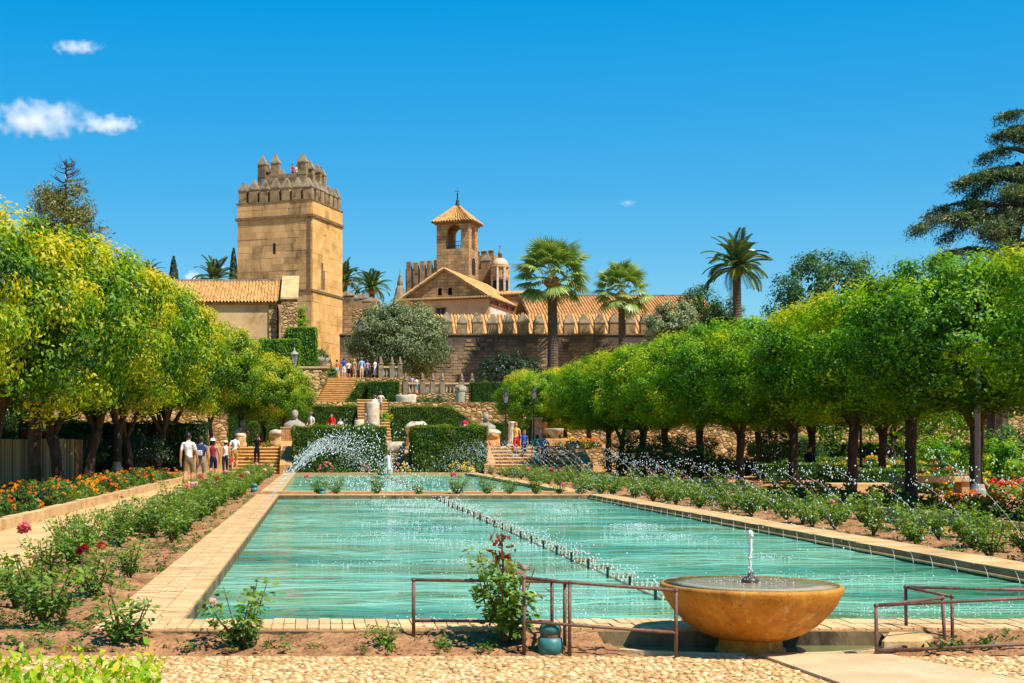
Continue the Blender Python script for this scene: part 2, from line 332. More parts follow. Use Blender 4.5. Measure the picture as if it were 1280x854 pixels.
M_COBBLE = mottled('cobble', srgb('#bb9360'), srgb('#dcb582'), 14, .9, .4, 50, .12, rand=.28)
M_COBBLEX = leafmat('cobble_mixed', [(0, srgb('#8a6c48')), (.3, srgb('#b98e5c')), (.7, srgb('#d4aa74')), (1, srgb('#e6c898'))], trans=0, gloss=.01, isl=1.0, orand=0)
M_REDPATH = mottled('reddish_path', srgb('#a8703f'), srgb('#c98f58'), 3, .98, .5, 22, .08, dark=srgb('#8a5a34'), dscale=1.4)
M_SLAB = mottled('concrete_slab', srgb('#b6966e'), srgb('#cfb088'), 3, .95, .4, 40, .1)
M_STEP = mottled('stair_stone', srgb('#cfa263'), srgb('#e2bc80'), 3, .95, .4, 20, .1, dark=srgb('#a8834c'), dscale=1.4)
M_MARBLE = mottled('old_marble', srgb('#b7a68e'), srgb('#d9cbb4'), 4, .8, .4, 14, .2, dark=srgb('#8a7a62'), dscale=1.6)
M_GREYSTONE = mottled('grey_stone', srgb('#8e8577'), srgb('#aea491'), 4, .9, .4, 14, .15, dark=srgb('#6a6154'), dscale=1.4)
def M_BOWLF():
    m, nd, ln, p = newmat('ochre_fountain_stone'); tc = nd.new('ShaderNodeTexCoord')
    def noise(sc, st, det=6, rough=.65):
        mp = nd.new('ShaderNodeMapping'); mp.inputs['Scale'].default_value = st; ln.new(tc.outputs['Object'], mp.inputs[0]); n = nd.new('ShaderNodeTexNoise'); n.inputs['Scale'].default_value = sc; n.inputs['Detail'].default_value = det; n.inputs['Roughness'].default_value = rough; ln.new(mp.outputs[0], n.inputs['Vector']); return n.outputs[0]
    r = ramp(nd, [(.3, srgb('#9a5f10')), (.55, srgb('#bb7d24')), (.75, srgb('#d59b48'))]); ln.new(noise(9, (1, 1, .6), 8, .75), r.inputs[0])
    r2 = ramp(nd, [(.56, (0, 0, 0, 1)), (.72, (.8, .8, .8, 1))]); ln.new(noise(3.2, (1, 1, .8), 8, .7), r2.inputs[0]); c = mix(nd, ln, r2.outputs[0], r.outputs[0], srgb('#4a3214'))      # dark brown blotches
    r3 = ramp(nd, [(.58, (0, 0, 0, 1)), (.70, (.45, .45, .45, 1))]); ln.new(noise(14, (1, 1, .07), 3), r3.inputs[0]); c = mix(nd, ln, r3.outputs[0], c, srgb('#d9b57c'))      # lime runs
    r4 = ramp(nd, [(.62, (0, 0, 0, 1)), (.68, (.7, .7, .7, 1))]); ln.new(noise(46, (1, 1, 1), 2), r4.inputs[0]); c = mix(nd, ln, r4.outputs[0], c, srgb('#6e430e'))      # pits
    ln.new(c, p.inputs['Base Color']); p.inputs['Roughness'].default_value = .62; p.inputs['Specular IOR Level'].default_value = .3
    b = nd.new('ShaderNodeBump'); b.inputs['Strength'].default_value = .55; b.inputs['Distance'].default_value = .012; ln.new(noise(40, (1, 1, 1), 5), b.inputs['Height']); ln.new(b.outputs[0], p.inputs['Normal']); return m
M_BOWL = M_BOWLF()
M_RUST = mottled('rusty_pipe', srgb('#55392c'), srgb('#7a5a48'), 18, .55, .3, 50, .4)
M_GREENMETAL = mottled('green_lamp_housing', srgb('#2f6a66'), srgb('#3f807a'), 20, .45, .1, 40, .4)
M_IRON = plain('black_iron', (.015, .016, .018), .5)
M_LAMPGLASS = plain('lantern_glass', (.22, .24, .25), .2)
M_CANE = leafmat('cane', [(0, srgb('#7d6444')), (.5, srgb('#b3946a')), (1, srgb('#d2b68a'))], trans=.0, gloss=.03, isl=.9)
M_HAY = mottled('moss_ground', srgb('#6f7a35'), srgb('#9a8a50'), 3, .98, .5)
def M_WATERF():
    m, nd, ln, p = newmat('pool_water')
    g = nd.new('ShaderNodeNewGeometry'); mp = nd.new('ShaderNodeMapping'); mp.inputs['Scale'].default_value = (.2, .5, 1); ln.new(g.outputs['Position'], mp.inputs[0])
    n = nd.new('ShaderNodeTexNoise'); n.inputs['Scale'].default_value = 1.0; n.inputs['Detail'].default_value = 4; ln.new(mp.outputs[0], n.inputs['Vector'])
    r = ramp(nd, [(.3, (.03, .15, .085, 1)), (.43, (.07, .28, .16, 1)), (.53, (.20, .47, .30, 1)), (.62, (.11, .26, .11, 1)), (.75, (.16, .20, .06, 1))]); ln.new(n.outputs[0], r.inputs[0])
    ln.new(r.outputs[0], p.inputs['Base Color']); p.inputs['Roughness'].default_value = .06; p.inputs['IOR'].default_value = 1.33
    mp2 = nd.new('ShaderNodeMapping'); mp2.inputs['Scale'].default_value = (.8, 1.3, 1); ln.new(g.outputs['Position'], mp2.inputs[0])
    n2 = nd.new('ShaderNodeTexNoise'); n2.inputs['Scale'].default_value = 7; n2.inputs['Detail'].default_value = 3; n2.inputs['Distortion'].default_value = .6; ln.new(mp2.outputs[0], n2.inputs['Vector'])
    mp3 = nd.new('ShaderNodeMapping'); mp3.inputs['Scale'].default_value = (.26, .72, 1); ln.new(g.outputs['Position'], mp3.inputs[0])
    n3 = nd.new('ShaderNodeTexNoise'); n3.inputs['Scale'].default_value = 2.6; n3.inputs['Detail'].default_value = 2; n3.inputs['Distortion'].default_value = 1.6; ln.new(mp3.outputs[0], n3.inputs['Vector'])
    b0 = nd.new('ShaderNodeBump'); b0.inputs['Strength'].default_value = .8; b0.inputs['Distance'].default_value = .17; ln.new(n3.outputs[0], b0.inputs['Height'])
    b = nd.new('ShaderNodeBump'); b.inputs['Strength'].default_value = .5; b.inputs['Distance'].default_value = .04; ln.new(n2.outputs[0], b.inputs['Height']); ln.new(b0.outputs[0], b.inputs['Normal']); ln.new(b.outputs[0], p.inputs['Normal'])
    return m
M_WATER = M_WATERF()
def M_DROPF():
    m, nd, ln, p = newmat('water_drop')
    p.inputs['Base Color'].default_value = (.93, .96, .98, 1); p.inputs['Roughness'].default_value = .12; p.inputs['IOR'].default_value = 1.33
    p.inputs['Transmission Weight'].default_value = .35
    return m
M_DROP = M_DROPF()
def M_BASINF():
    m, nd, ln, p = newmat('basin_water')
    p.inputs['Base Color'].default_value = (.16, .17, .06, 1); p.inputs['Roughness'].default_value = .05; p.inputs['IOR'].default_value = 1.33
    n2 = nd.new('ShaderNodeTexNoise'); n2.inputs['Scale'].default_value = 14; b = nd.new('ShaderNodeBump'); b.inputs['Strength'].default_value = .3; b.inputs['Distance'].default_value = .01
    ge = nd.new('ShaderNodeNewGeometry'); ln.new(ge.outputs['Position'], n2.inputs['Vector']); ln.new(n2.outputs[0], b.inputs['Height']); ln.new(b.outputs[0], p.inputs['Normal'])
    return m
M_BASIN = M_BASINF()
# ------------------------------------------------------------------ people (bodies grown first, all evaluated together)
CLOTH = {}
def cloth(hexcol):
    if hexcol not in CLOTH:
        CLOTH[hexcol] = mottled('fabric_' + hexcol, tuple(.85*c for c in srgb(hexcol)[:3])+(1,), tuple(min(1, 1.08*c) for c in srgb(hexcol)[:3])+(1,), 9, .9, .4, 14, .1, space='OBJ', bdist=.02)
    return CLOTH[hexcol]
SKIN = mottled('skin', srgb('#b9805c'), srgb('#cb9672'), 6, .55, .05, 30, .3, space='OBJ')
HAIR = {}
def hairmat(h):
    if h not in HAIR: HAIR[h] = mottled('hair_' + h, tuple(.7*c for c in srgb(h)[:3])+(1,), srgb(h), 20, .5, .5, 40, .4, space='OBJ', stretch=(1, 1, .3))
    return HAIR[h]
def skeleton(pose, seed):
    r = random.Random(seed); J = {}; 
    def j(n, p, rx, ry=None, par=None): J[n] = (Vector(p), rx, ry or rx, par)
    sway = r.uniform(-.012, .012)
    j('pelvis', (0, 0, .525), .078, .058)
    j('waist', (sway*.5, .004, .60), .068, .050, 'pelvis')
    j('chest', (sway, -.004, .71), .080, .055, 'waist')
    j('upper', (sway, -.004, .785), .066, .046, 'chest')
    j('neck', (sway, .004, .845), .031, .031, 'upper')
    j('jaw', (sway, .022, .880), .036, .042, 'neck')
    j('skull', (sway, .010, .932), .044, .053, 'jaw')
    j('crown', (sway, .002, .968), .036, .042, 'skull')
    j('nose', (sway, .070, .912), .007, .009, 'skull')
    for s, sd_ in ((-1, 'l'), (1, 'r')):
        j('ear'+sd_, (sway+s*.052, .0, .918), .006, .011, 'skull')
        j('shoulder'+sd_, (sway+s*.098, -.004, .797), .036, .036, 'upper')
        if pose == 'photo':
            e, w, h = (s*.125, .06, .70), (s*.05, .135, .84), (s*.035, .15, .875)
        elif pose == 'sit':
            e, w, h = (s*.13, .01, .645), (s*.085, .12, .575), (s*.06, .155, .57)
        elif pose == 'lean':
            e, w, h = (s*.14, .05, .66), (s*.08, .16, .63), (s*.06, .20, .63)
        else:
            q = .05*s if pose == 'walk' else r.uniform(-.02, .03)
            e, w, h = (s*.133, -.012+q*.5, .64), (s*.142, .02+q, .497), (s*.140, .034+q*1.1, .452)
        j('elbow'+sd_, e, .0245, .0245, 'shoulder'+sd_); j('wrist'+sd_, w, .0165, .0165, 'elbow'+sd_)
        hv = Vector(h); wv = Vector(w); d = (hv-wv).normalized(); j('palm'+sd_, h, .021, .013, 'wrist'+sd_)
        u = Vector((0, 1, 0)) if abs(d.y) < .8 else Vector((s*1.0, 0, 0)); u = (u - d*u.dot(d)).normalized()
        inn = Vector((-s, 0, 0))
        for k, (o, l) in enumerate(((-.016, .040), (-.005, .048), (.006, .046), (.016, .036))):
            b = hv + u*o + d*.012
            j('fa%d%s' % (k, sd_), b + d*l*.5, .0062, .0062, 'palm'+sd_); j('fb%d%s' % (k, sd_), b + d*l + inn*.010, .0048, .0048, 'fa%d%s' % (k, sd_))
        j('th'+sd_, hv + u*.028 - d*.006, .0068, .0068, 'palm'+sd_); j('ti'+sd_, hv + u*.036 + d*.020 + inn*.006, .0052, .0052, 'th'+sd_)
        if pose == 'sit':
            j('hip'+sd_, (s*.048, .01, .505), .054, .05, 'pelvis'); j('knee'+sd_, (s*.065, .235, .515), .037, .037, 'hip'+sd_)
            j('calf'+sd_, (s*.065, .24, .42), .034, .034, 'knee'+sd_); j('ankle'+sd_, (s*.062, .235, .27), .020, .020, 'calf'+sd_); j('toe'+sd_, (s*.068, .315, .245), .02, .014, 'ankle'+sd_)
        else:
            st = (.085*s if pose == 'walk' else .012*s)
            j('hip'+sd_, (s*.046, 0, .49), .056, .056, 'pelvis'); j('knee'+sd_, (s*.052, .012+st*.55, .275), .036, .038, 'hip'+sd_)
            j('calf'+sd_, (s*.052, -.012+st*.55+(-.02 if st < 0 and pose == 'walk' else 0), .20), .034, .036, 'knee'+sd_)
            lift = .015 if (pose == 'walk' and st < 0) else 0
            j('ankle'+sd_, (s*.050, -.022+st*.9, .045+lift), .0205, .0225, 'calf'+sd_); j('toe'+sd_, (s*.060, .062+st*.9, .016), .020, .013, 'ankle'+sd_)
    return J
PEOPLE = []
def person(label, loc, rz, h, pose='stand', shirt='#ffffff', pants='#808080', shorts=True, hair='#2a1d14', sleeves=.55, shoes='#c9c0b0', hat=None, skirt=None, longhair=False, bare_arms=False, backpack=None, bag=None, group=None):
    i = len(PEOPLE); J = skeleton(pose, 100+i)
    keys = list(J); idx = {k: n for n, k in enumerate(keys)}
    me = bpy.data.meshes.new('person_body')
    me.from_pydata([J[k][0]*h for k in keys], [(idx[J[k][3]], idx[k]) for k in keys if J[k][3]], [])
    o = bpy.data.objects.new('person_grow', me); COL.objects.link(o)
    sk = o.modifiers.new('skin', 'SKIN'); sk.use_smooth_shade = True
    if not me.skin_vertices: 
        bm = bmesh.new(); bm.from_mesh(me); bm.verts.layers.skin.verify(); bm.to_mesh(me); bm.free()
    for n, k in enumerate(keys):
        d = me.skin_vertices[0].data[n]; d.radius = (J[k][1]*h, J[k][2]*h); d.use_root = (k == 'pelvis')
    ss = o.modifiers.new('sub', 'SUBSURF'); ss.levels = 1; ss.render_levels = 1
    PEOPLE.append(dict(o=o, J=J, keys=keys, label=label, loc=loc, rz=rz, h=h, pose=pose, shirt=shirt, pants=pants, shorts=shorts, hair=hair, sleeves=sleeves, shoes=shoes, hat=hat, skirt=skirt, longhair=longhair, bare=bare_arms, pack=backpack, bag=bag, group=group))

def seg_dist(P, a, b):
    ab = b-a; t = np.clip(((P-a) @ ab) / max(float(ab @ ab), 1e-9), 0, 1)
    return np.linalg.norm(P - (a + t[:, None]*ab), axis=1), t
def finish_people():
    bpy.context.view_layer.update()
    dg = bpy.context.evaluated_depsgraph_get()
    for p in PEOPLE:
        me = bpy.data.meshes.new_from_object(p['o'].evaluated_get(dg)); h = p['h']; J = p['J']
        me.materials.clear()
        for m in (SKIN, cloth(p['shirt']), cloth(p['pants']), cloth(p['shoes'])): me.materials.append(m)
        n = len(me.polygons); C = np.zeros(n*3, np.float32); me.polygons.foreach_get('center', C); C = C.reshape(-1, 3)
        best = np.full(n, 1e9); mi = np.zeros(n, np.int32)
        for k in p['keys']:
            par = J[k][3]
            if not par: continue
            d, t = seg_dist(C, np.array(J[par][0]*h), np.array(J[k][0]*h)); d = d / (J[par][1]*(1-t) + J[k][1]*t)
            if k in ('waist', 'chest', 'upper'): m = np.full(n, 1)
            elif k.startswith('shoulder'): m = np.full(n, 0 if p['bare'] else 1)
            elif k.startswith('elbow'): m = np.where(t < (.0 if p['bare'] else p['sleeves']), 1, 0)
            elif k.startswith('wrist'): m = np.where(t < (p['sleeves']-1 if not p['bare'] else 0), 1, 0)
            elif k.startswith('hip'): m = np.full(n, 2)
            elif k.startswith('knee'): m = np.where(t < (.86 if p['shorts'] else 2), 2, 0)
            elif k.startswith('calf') or k.startswith('ankle'): m = np.where(np.full(n, p['shorts']), np.where((t > .8) & k.startswith('ankle'), 3, 0), 2)
            elif k.startswith('toe'): m = np.full(n, 3)
            elif k == 'neck': m = np.where(t < .45, 1, 0)
            else: m = np.zeros(n, int)
            better = d < best; best[better] = d[better]; mi[better] = m[better]
        low = C[:, 2] < .575*h
        mi = np.where((mi == 1) & low & (p['pose'] != 'sit'), 2, mi)
        me.polygons.foreach_set('material_index', mi.astype(np.int32)); smooth(me); me.update()
        root = empty('person', p['loc'], p['rz'], p['label'], 'person', p['group'])
        b = obj('body', me, root)
        c = J['skull'][0]*h
        hm = MB(); # hair cap: back and top of the head
        prof = [(.001, .062), (.028, .056), (.046, .036), (.0535, .012), (.054, -.012), (.050, -.034), (.04, -.045)]
        hm.lathe([(r*h, z*h) for r, z in reversed(prof)], 14, (c.x, c.y-.010*h, c.z), .93, 1.12)
        hv = hm.v; hm.v = [(x, y, z + max(0, (y-c.y))*1.25*(1 if z < c.z+.03*h else 0)) for x, y, z in hv]
        if p['longhair']: hm.lathe([(.018*h, -.135*h), (.045*h, -.10*h), (.052*h, -.03*h), (.045*h, .02*h)], 12, (c.x, c.y-.028*h, c.z), 1, .6)
        hm.build('hair', hairmat(p['hair']), root, True)
        for s in (-1, 1): MB().ball((c.x+s*.019*h, c.y+.058*h, c.z-.012*h), .006*h, .004*h, .004*h, 8, 5).build('eye', M_IRON, root, True)
        MB().ball((c.x, c.y+.060*h, c.z-.052*h), .014*h, .006*h, .004*h, 8, 5).build('mouth', hairmat('#8a4438'), root, True)
        if p['hat']:
            MB().lathe([(.082*h, .010*h), (.085*h, .014*h), (.056*h, .020*h), (.056*h, .052*h), (.04*h, .068*h), (.005*h, .074*h)], 18, (c.x, c.y-.004*h, c.z), 1, 1.1).build('hat', cloth(p['hat']), root, True)
        if p['skirt']:
            zt, zb, rb = p['skirt'][1]; mb = MB()
            mb.lathe([((.066 + (rb-.066)*t)*h, (zt + (zb-zt)*t)*h) for t in (0, .2, .45, .7, 1)], 18, (0, 0, 0), 1.08, .85)
            v = mb.v; mb.v = [(x*(1+.05*math.sin(7*math.atan2(y, x))), y*(1+.05*math.sin(7*math.atan2(y, x))), z) for x, y, z in v]
            mb.build('skirt', cloth(p['skirt'][0]), root, True)
        M = Matrix.Translation(Vector(p['loc'])) @ Matrix.Rotation(p['rz'], 4, 'Z')
        if p['pack']:
            col, lab = p['pack']; t = empty('backpack', M @ Vector((0, -.115*h, .60*h)), p['rz'], lab, 'backpack')
            mb = MB().box(-.085*h, .085*h, -.055*h, .045*h, 0, .235*h)
            o = mb.build('main_bag', cloth(col), t, False); md = o.modifiers.new('bevel', 'BEVEL'); md.width = .035*h; md.segments = 3
            o = MB().box(-.065*h, .065*h, -.085*h, -.05*h, .015*h, .12*h).build('front_pocket', cloth('#b9bcc2'), t); md = o.modifiers.new('bevel', 'BEVEL'); md.width = .02*h; md.segments = 2
            for s in (-1, 1):
                MB().tube([(s*.06*h, .02*h, .22*h), (s*.075*h, .10*h, .245*h), (s*.078*h, .185*h, .16*h), (s*.07*h, .10*h, .02*h)], .011*h, 6).build('strap', cloth('#2b2f3a'), t, True)
        if p['bag']:
            col, lab = p['bag']; t = empty('handbag', M @ Vector((.17*h, .02*h, .40*h)), p['rz'], lab, 'bag')
            o = MB().prism([(-.06*h, 0), (.06*h, 0), (.05*h, .10*h), (-.05*h, .10*h)], -.03*h, .03*h).build('bag_body', cloth(col), t, bevel=.01)
            MB().tube([(-.04*h, 0, .095*h), (-.03*h, 0, .19*h), (0, 0, .22*h), (.03*h, 0, .19*h), (.04*h, 0, .095*h)], .006*h, 6).build('handle', cloth('#2a2020'), t, True)
        od = p['o']; m0 = od.data; bpy.data.objects.remove(od); bpy.data.meshes.remove(m0)

TO_CAM = math.pi
Z1, Z2, Z3, Z3B = 1.3, 4.35, 7.0, 5.65        # terrace heights
def spot(x, D, z): return Vector((gx(x, D), D, z))
person('person in grey-white t-shirt and khaki shorts walking along the sandy path', spot(236, 45, .0), R(-8), 1.80, 'walk', '#dfe0e2', '#7d6c50', shoes='#a03c3c', sleeves=.75)
person('person in grey shorts carrying a navy backpack beside the khaki-shorted walker', spot(251, 46.2, .0), R(-6), 1.70, 'walk', '#6d7184', '#8c8474', shoes='#c96a6a', hair='#3a2a1c', backpack=('#39415e', 'navy and grey backpack worn by a walker on the sandy path'))
person('person in white hat, maroon top and navy shorts on the sandy path', spot(266.5, 54.5, .0), R(4), 1.66, 'walk', '#8a2f48', '#1c2440', hat='#e9e6dc', bare_arms=True, hair='#3c2818', longhair=True)
person('person in white top and dark jeans wearing a straw hat by the garden steps', spot(281.5, 63, .0), R(10), 1.62, 'walk', '#e2dccf', '#232a3c', shorts=False, hat='#d8c39a', bare_arms=True, bag=('#c03a34', 'small red handbag carried by a person in white top'))
person('person in white t-shirt and tan shorts climbing the garden steps', spot(293, 68.0, .1625), R(0), 1.78, 'walk', '#f2f2f2', '#b98a4c', sleeves=.6, hair='#2c2018')
person('person dressed all in black on the steps raising a camera', spot(321, 68.7, .325), R(-12), 1.62, 'photo', '#1a1a1e', '#1d1d22', shorts=False, hair='#4a2a1c', shoes='#222222')
person('person in yellow shirt and red shorts coming down the steps', spot(645, 70.6, .8125), TO_CAM, 1.74, 'walk', '#dcb163', '#c2302c', hair='#b98a68', sleeves=.7)
person('child in blue shirt and dark trousers coming down the steps', spot(655, 69.7, .65), TO_CAM+.2, 1.50, 'walk', '#3a62b0', '#3a3f4c', shorts=False, hair='#8a6a48')
person('person in long teal dress climbing the steps', spot(671.5, 68.4, .325), R(6), 1.66, 'stand', '#1f8a86', '#1f8a86', shorts=False, skirt=('#1f8a86', (.60, .10, .10)), hair='#3a1f18', longhair=True)
person('person in blue shirt and black trousers climbing the steps', spot(680.5, 68.0, .1625), R(-4), 1.78, 'walk', '#2f6f9c', '#17181d', shorts=False, hair='#4c2a1c', sleeves=.6, bag=('#222226', 'black bag carried by a person climbing steps'))
person('person in grey-white shirt and cap sitting on the stone ledge', spot(389, 80.3, 1.58), TO_CAM-.6, 1.72, 'sit', '#c9cdd0', '#3c3f48', hair='#2a2a2c', hat='#6b6e74')
person('person in bright red top sitting on the stone ledge', spot(415, 80.3, 1.58), R(150), 1.66, 'sit', '#d0201c', '#c02020', hair='#2c1a14', longhair=True, sleeves=1.5)
person('small child in white sitting on the stone ledge', spot(425.5, 80.4, 1.80), TO_CAM, 1.15, 'sit', '#f0efe9', '#d8d4c8', hair='#7a5030')
person('person in patterned shirt with a red backpack behind the clipped hedge', spot(581, 78, Z1), R(3), 1.72, 'stand', '#5a5f8c', '#3c3c44', hair='#1c1614', backpack=('#c8242c', 'red backpack seen above the clipped hedge'))
person('person in white t-shirt and tan shorts pausing on the narrow stair', spot(469, 86.6, 2.8), R(40), 1.70, 'lean', '#eeeeee', '#b78a55', hair='#7a5034')
person('person in cream top close behind another on the narrow stair', spot(475.5, 87.4, 3.1), R(-20), 1.66, 'lean', '#d9cbb8', '#9a8068', hair='#5a3424', longhair=True)
person('person in lilac shirt and navy shorts at the lower balustrade', spot(514.5, 121, Z3B), R(-30), 1.76, 'lean', '#9aa6d2', '#22305a', hair='#2a1c16')
person('person in white top and green skirt shading their eyes at the balustrade', spot(521, 121.4, Z3B), R(60), 1.66, 'photo', '#ece9e2', '#3f8a8a', hair='#2a1814', longhair=True)
person('person in orange top and pale blue shorts at the head of the great stair', spot(421, 119.6, Z3), R(20), 1.66, 'stand', '#e06a3c', '#9fc4d8', hair='#3a2018', bare_arms=True)
person('person in royal blue t-shirt and white shorts at the head of the stair', spot(429.5, 119.4, Z3), R(-10), 1.78, 'stand', '#1f54b4', '#e6e6ea', hair='#2a1c14')
person('person in cream top and black skirt on the upper terrace', spot(436, 119.9, Z3), R(30), 1.62, 'stand', '#e6dcc6', '#1a1a1e', hair='#8a6034')
person('person in beige patterned clothes on the upper terrace', spot(443, 119.3, Z3), R(-40), 1.70, 'stand', '#c9a986', '#c2ab90', hair='#c09a5c', longhair=True)
person('person in light blue t-shirt and beige shorts on the upper terrace', spot(452, 119.2, Z3), R(5), 1.80, 'stand', '#8cbfe2', '#d8cbb4', hair='#7a5a3c')
person('person in purple top and dark patterned trousers on the upper terrace', spot(459.5, 119.7, Z3), R(15), 1.64, 'stand', '#b08ac9', '#4a5a6c', shorts=False, hair='#7a3c2c')
person('person in white and lavender dress leaning at the terrace edge', spot(469, 119.2, Z3), R(60), 1.66, 'lean', '#ecebe8', '#cfcbe2', skirt=('#cfcbe2', (.58, .22, .12)), hair='#5a3a28')
person('person in white sitting behind the stone planter by the tower', spot(401.5, 121.5, 7.75), TO_CAM, 1.66, 'sit', '#e8e4de', '#6b4a40', hair='#2a1a16', longhair=True)
person('person in red shirt looking out from the tower top', spot(366, 133.6, 26.15), TO_CAM, 1.72, 'lean', '#b83a3c', '#3a4260', hair='#2c1c14')
person('person in white shirt beside another on the tower top', spot(371, 133.9, 26.15), TO_CAM+.3, 1.74, 'lean', '#d5d8e2', '#2c3244', hair='#2c1c14')
person('person in black sitting on a stone block under the clipped trees', spot(1012, 55.5, -.33), R(200), 1.72, 'sit', '#1c1b20', '#202028', shorts=False, hair='#2a1c16', sleeves=1.6)
finish_people()
# ------------------------------------------------------------------ ground, pools, paths, terraces
PL, PR = -.95, 6.95                    # pool sides
P1A, P1B, P2A, P2B = 10.15, 36.2, 39.2, 66.0
CZ, WZ = .12, .01                      # coping top, water level
def sheet_with_holes():
    xs = [-6000, PL, PR, 6000]; ys = [-200, P1A, P1B, P2A, P2B, 9000]
    v = [(x, y, -.04) for y in ys for x in xs]; f = []
    for j in range(5):
        for i in range(3):
            if i == 1 and j in (1, 3): continue
            a = j*4+i; f.append((a, a+1, a+5, a+4))
    return MB().add(v, f)
tag(sheet_with_holes().build('ground', M_LAND), kind='structure')
def water(name, x0, x1, y0, y1, step, seed):
    nx, ny = int((x1-x0)/step)+1, int((y1-y0)/step)+1
    X, Y = np.meshgrid(np.linspace(x0, x1, nx), np.linspace(y0, y1, ny)); g = np.random.default_rng(seed)
    Zw = np.full_like(X, WZ)
    for k in range(26):
        a = g.uniform(0, 2*np.pi); wl_ = g.uniform(.25, 1.6); 
        Zw += (.0016*wl_) * np.sin((X*np.cos(a)+Y*np.sin(a))*2*np.pi/wl_ + g.uniform(0, 6.3)) * (.6+.4*np.sin(X*g.uniform(.3, 1)+Y*g.uniform(.2, .8)))
    V = np.stack([X, Y, Zw], 2).reshape(-1, 3); I = np.arange(nx*ny).reshape(ny, nx)
    Q = np.stack([I[:-1, :-1], I[:-1, 1:], I[1:, 1:], I[1:, :-1]], 2).reshape(-1, 4)
    return tag(obj(name, np_mesh(name, V, Q, M_WATER, sm=True)), kind='structure')
water('pool_water', PL, PR, P1A, P1B, .065, 3)
water('upper_pool_water', PL, PR, P2A, P2B, .12, 4)
# pool surrounds: a mortar bed with single bricks or stones on top, and the stained inner face
CW = .56
def surround(name, label, x0, x1, y0, y1, mat=M_MORTAR):
    o = MB().box(x0, x1, y0, y1, -.5, CZ-.014).build(name, mat); return tag(o, label, kind='structure')
brick = MB().box(-.5, .5, -.5, .5, -.5, .5)
brick_me = brick.mesh('brick', M_BRICK)
stone_me = brick.mesh('coping_stone', M_COPE)
def bricks_along(parent, x0, x1, y0, y1, nx, ny, me, name, limit=300, gap=.008, top=CZ, order=None, th=.07):
    """bricks laid in a grid on a surround; the nearest ones are parts, the rest one joined part"""
    cells = [(i, j) for j in range(ny) for i in range(nx)]
    dx, dy = (x1-x0)/nx, (y1-y0)/ny; rest = MB()
    for k, (i, j) in enumerate(cells):
        cx, cy, cz = x0+(i+.5)*dx + rnd.uniform(-.003, .003), y0+(j+.5)*dy, top-th/2 + rnd.uniform(-.004, .004)
        if k < limit: obj(name, me, parent, (cx, cy, cz), (rnd.uniform(-.012, .012), rnd.uniform(-.012, .012), rnd.uniform(-.012, .012)), (dx-gap, dy-gap, th))
        else: rest.box(cx-dx/2+gap/2, cx+dx/2-gap/2, cy-dy/2+gap/2, cy+dy/2-gap/2, cz-th/2, cz+th/2)
    if rest.v: tag(rest.build(name + '_run', me.materials[0], parent), kind='stuff')
front = surround('front_pool_coping', None, PL-CW, PR+CW+3, P1A-.53, P1A)
bricks_along(front, PL-CW, PR+CW, P1A-.53, P1A, 112, 2, brick_me, 'brick')
left = surround('near_pool_coping', None, PL-CW, PL, P1A+.003, P1B)
bricks_along(left, PL-CW, PL, P1A+.003, P1B, 3, 260, brick_me, 'brick', 298)
right = surround('side_pool_coping', None, PR, PR+CW, P1A+.003, P1B, M_WETFACE)
bricks_along(right, PR, PR+CW, P1A+.003, P1B, 1, 32, stone_me, 'coping_stone', th=.03)
back = surround('cross_pool_coping', None, PL-CW, PR+CW, P1B+.003, P1B+.42)
bricks_along(back, PL-CW, PR+CW, P1B+.003, P1B+.42, 12, 1, stone_me, 'coping_stone')
back2 = surround('cross_pool_coping', None, PL-CW, PR+CW, P2A-.42, P2A)
bricks_along(back2, PL-CW, PR+CW, P2A-.42, P2A, 12, 1, stone_me, 'coping_stone')
for x0 in (PL-CW, PR):
    s = surround('side_pool_coping', None, x0, x0+CW, P2A+.003, P2B); bricks_along(s, x0, x0+CW, P2A+.003, P2B, 1, 24, stone_me, 'coping_stone')
s = surround('end_pool_coping', None, PL-CW, PR+CW, P2B+.003, P2B+.5); bricks_along(s, PL-CW, PR+CW, P2B+.003, P2B+.5, 12, 1, stone_me, 'coping_stone')
# stained inner and outer faces of the coping
for a in ((PL-.002, PL+.012, P1A+.02, P1B-.02), (PR-.012, PR+.002, P1A+.02, P1B-.02), (PL+.02, PR-.02, P1B-.012, P1B+.002), (PL-CW, PR+2.6, P1A-.542, P1A-.528)):
    tag(MB().box(*a, -.4, CZ-.022).build('pool_wall', M_WETFACE), kind='structure')
# soil beds
def bed(name, x0, x1, y0, y1, z, step=.12, amp=.02, mat=M_SOIL, hole=None, slope=0):
    nx, ny = max(2, int((x1-x0)/step)), max(2, int((y1-y0)/step))
    X, Y = np.meshgrid(np.linspace(x0, x1, nx), np.linspace(y0, y1, ny))
    Zs = z + rng.normal(0, amp*.45, X.shape) + amp*np.sin(X*3.1+Y*2.3) * np.sin(Y*1.7-X)
    I = np.arange(nx*ny).reshape(ny, nx); Q = np.stack([I[:-1, :-1], I[:-1, 1:], I[1:, 1:], I[1:, :-1]], 2).reshape(-1, 4)
    V = np.stack([X, Y, Zs], 2).reshape(-1, 3)
    if hole:
        c = V[Q].mean(1); Q = Q[~hole(c)]
    if slope: V[:, 2] += slope*(V[:, 1]-y0)/(y1-y0)
    return tag(obj(name, np_mesh(name, V, Q, mat, sm=True)), kind='structure')
YC = P1A-.53                            # front edge of the front coping
BOWLX, BOWLY, BR = gx(938, 9.36), 9.36, .583
nich = lambda c: (np.hypot(c[:, 0]-BOWLX, (c[:, 1]-9.66)) < .98)
bed('front_soil_bed', -5, 10, 9.06, YC-.002, -.01, .04, .012, hole=nich, slope=.10)
bed('rose_soil_bed', -3.15, PL-CW, YC+.002, 66, .03, .14, .03)
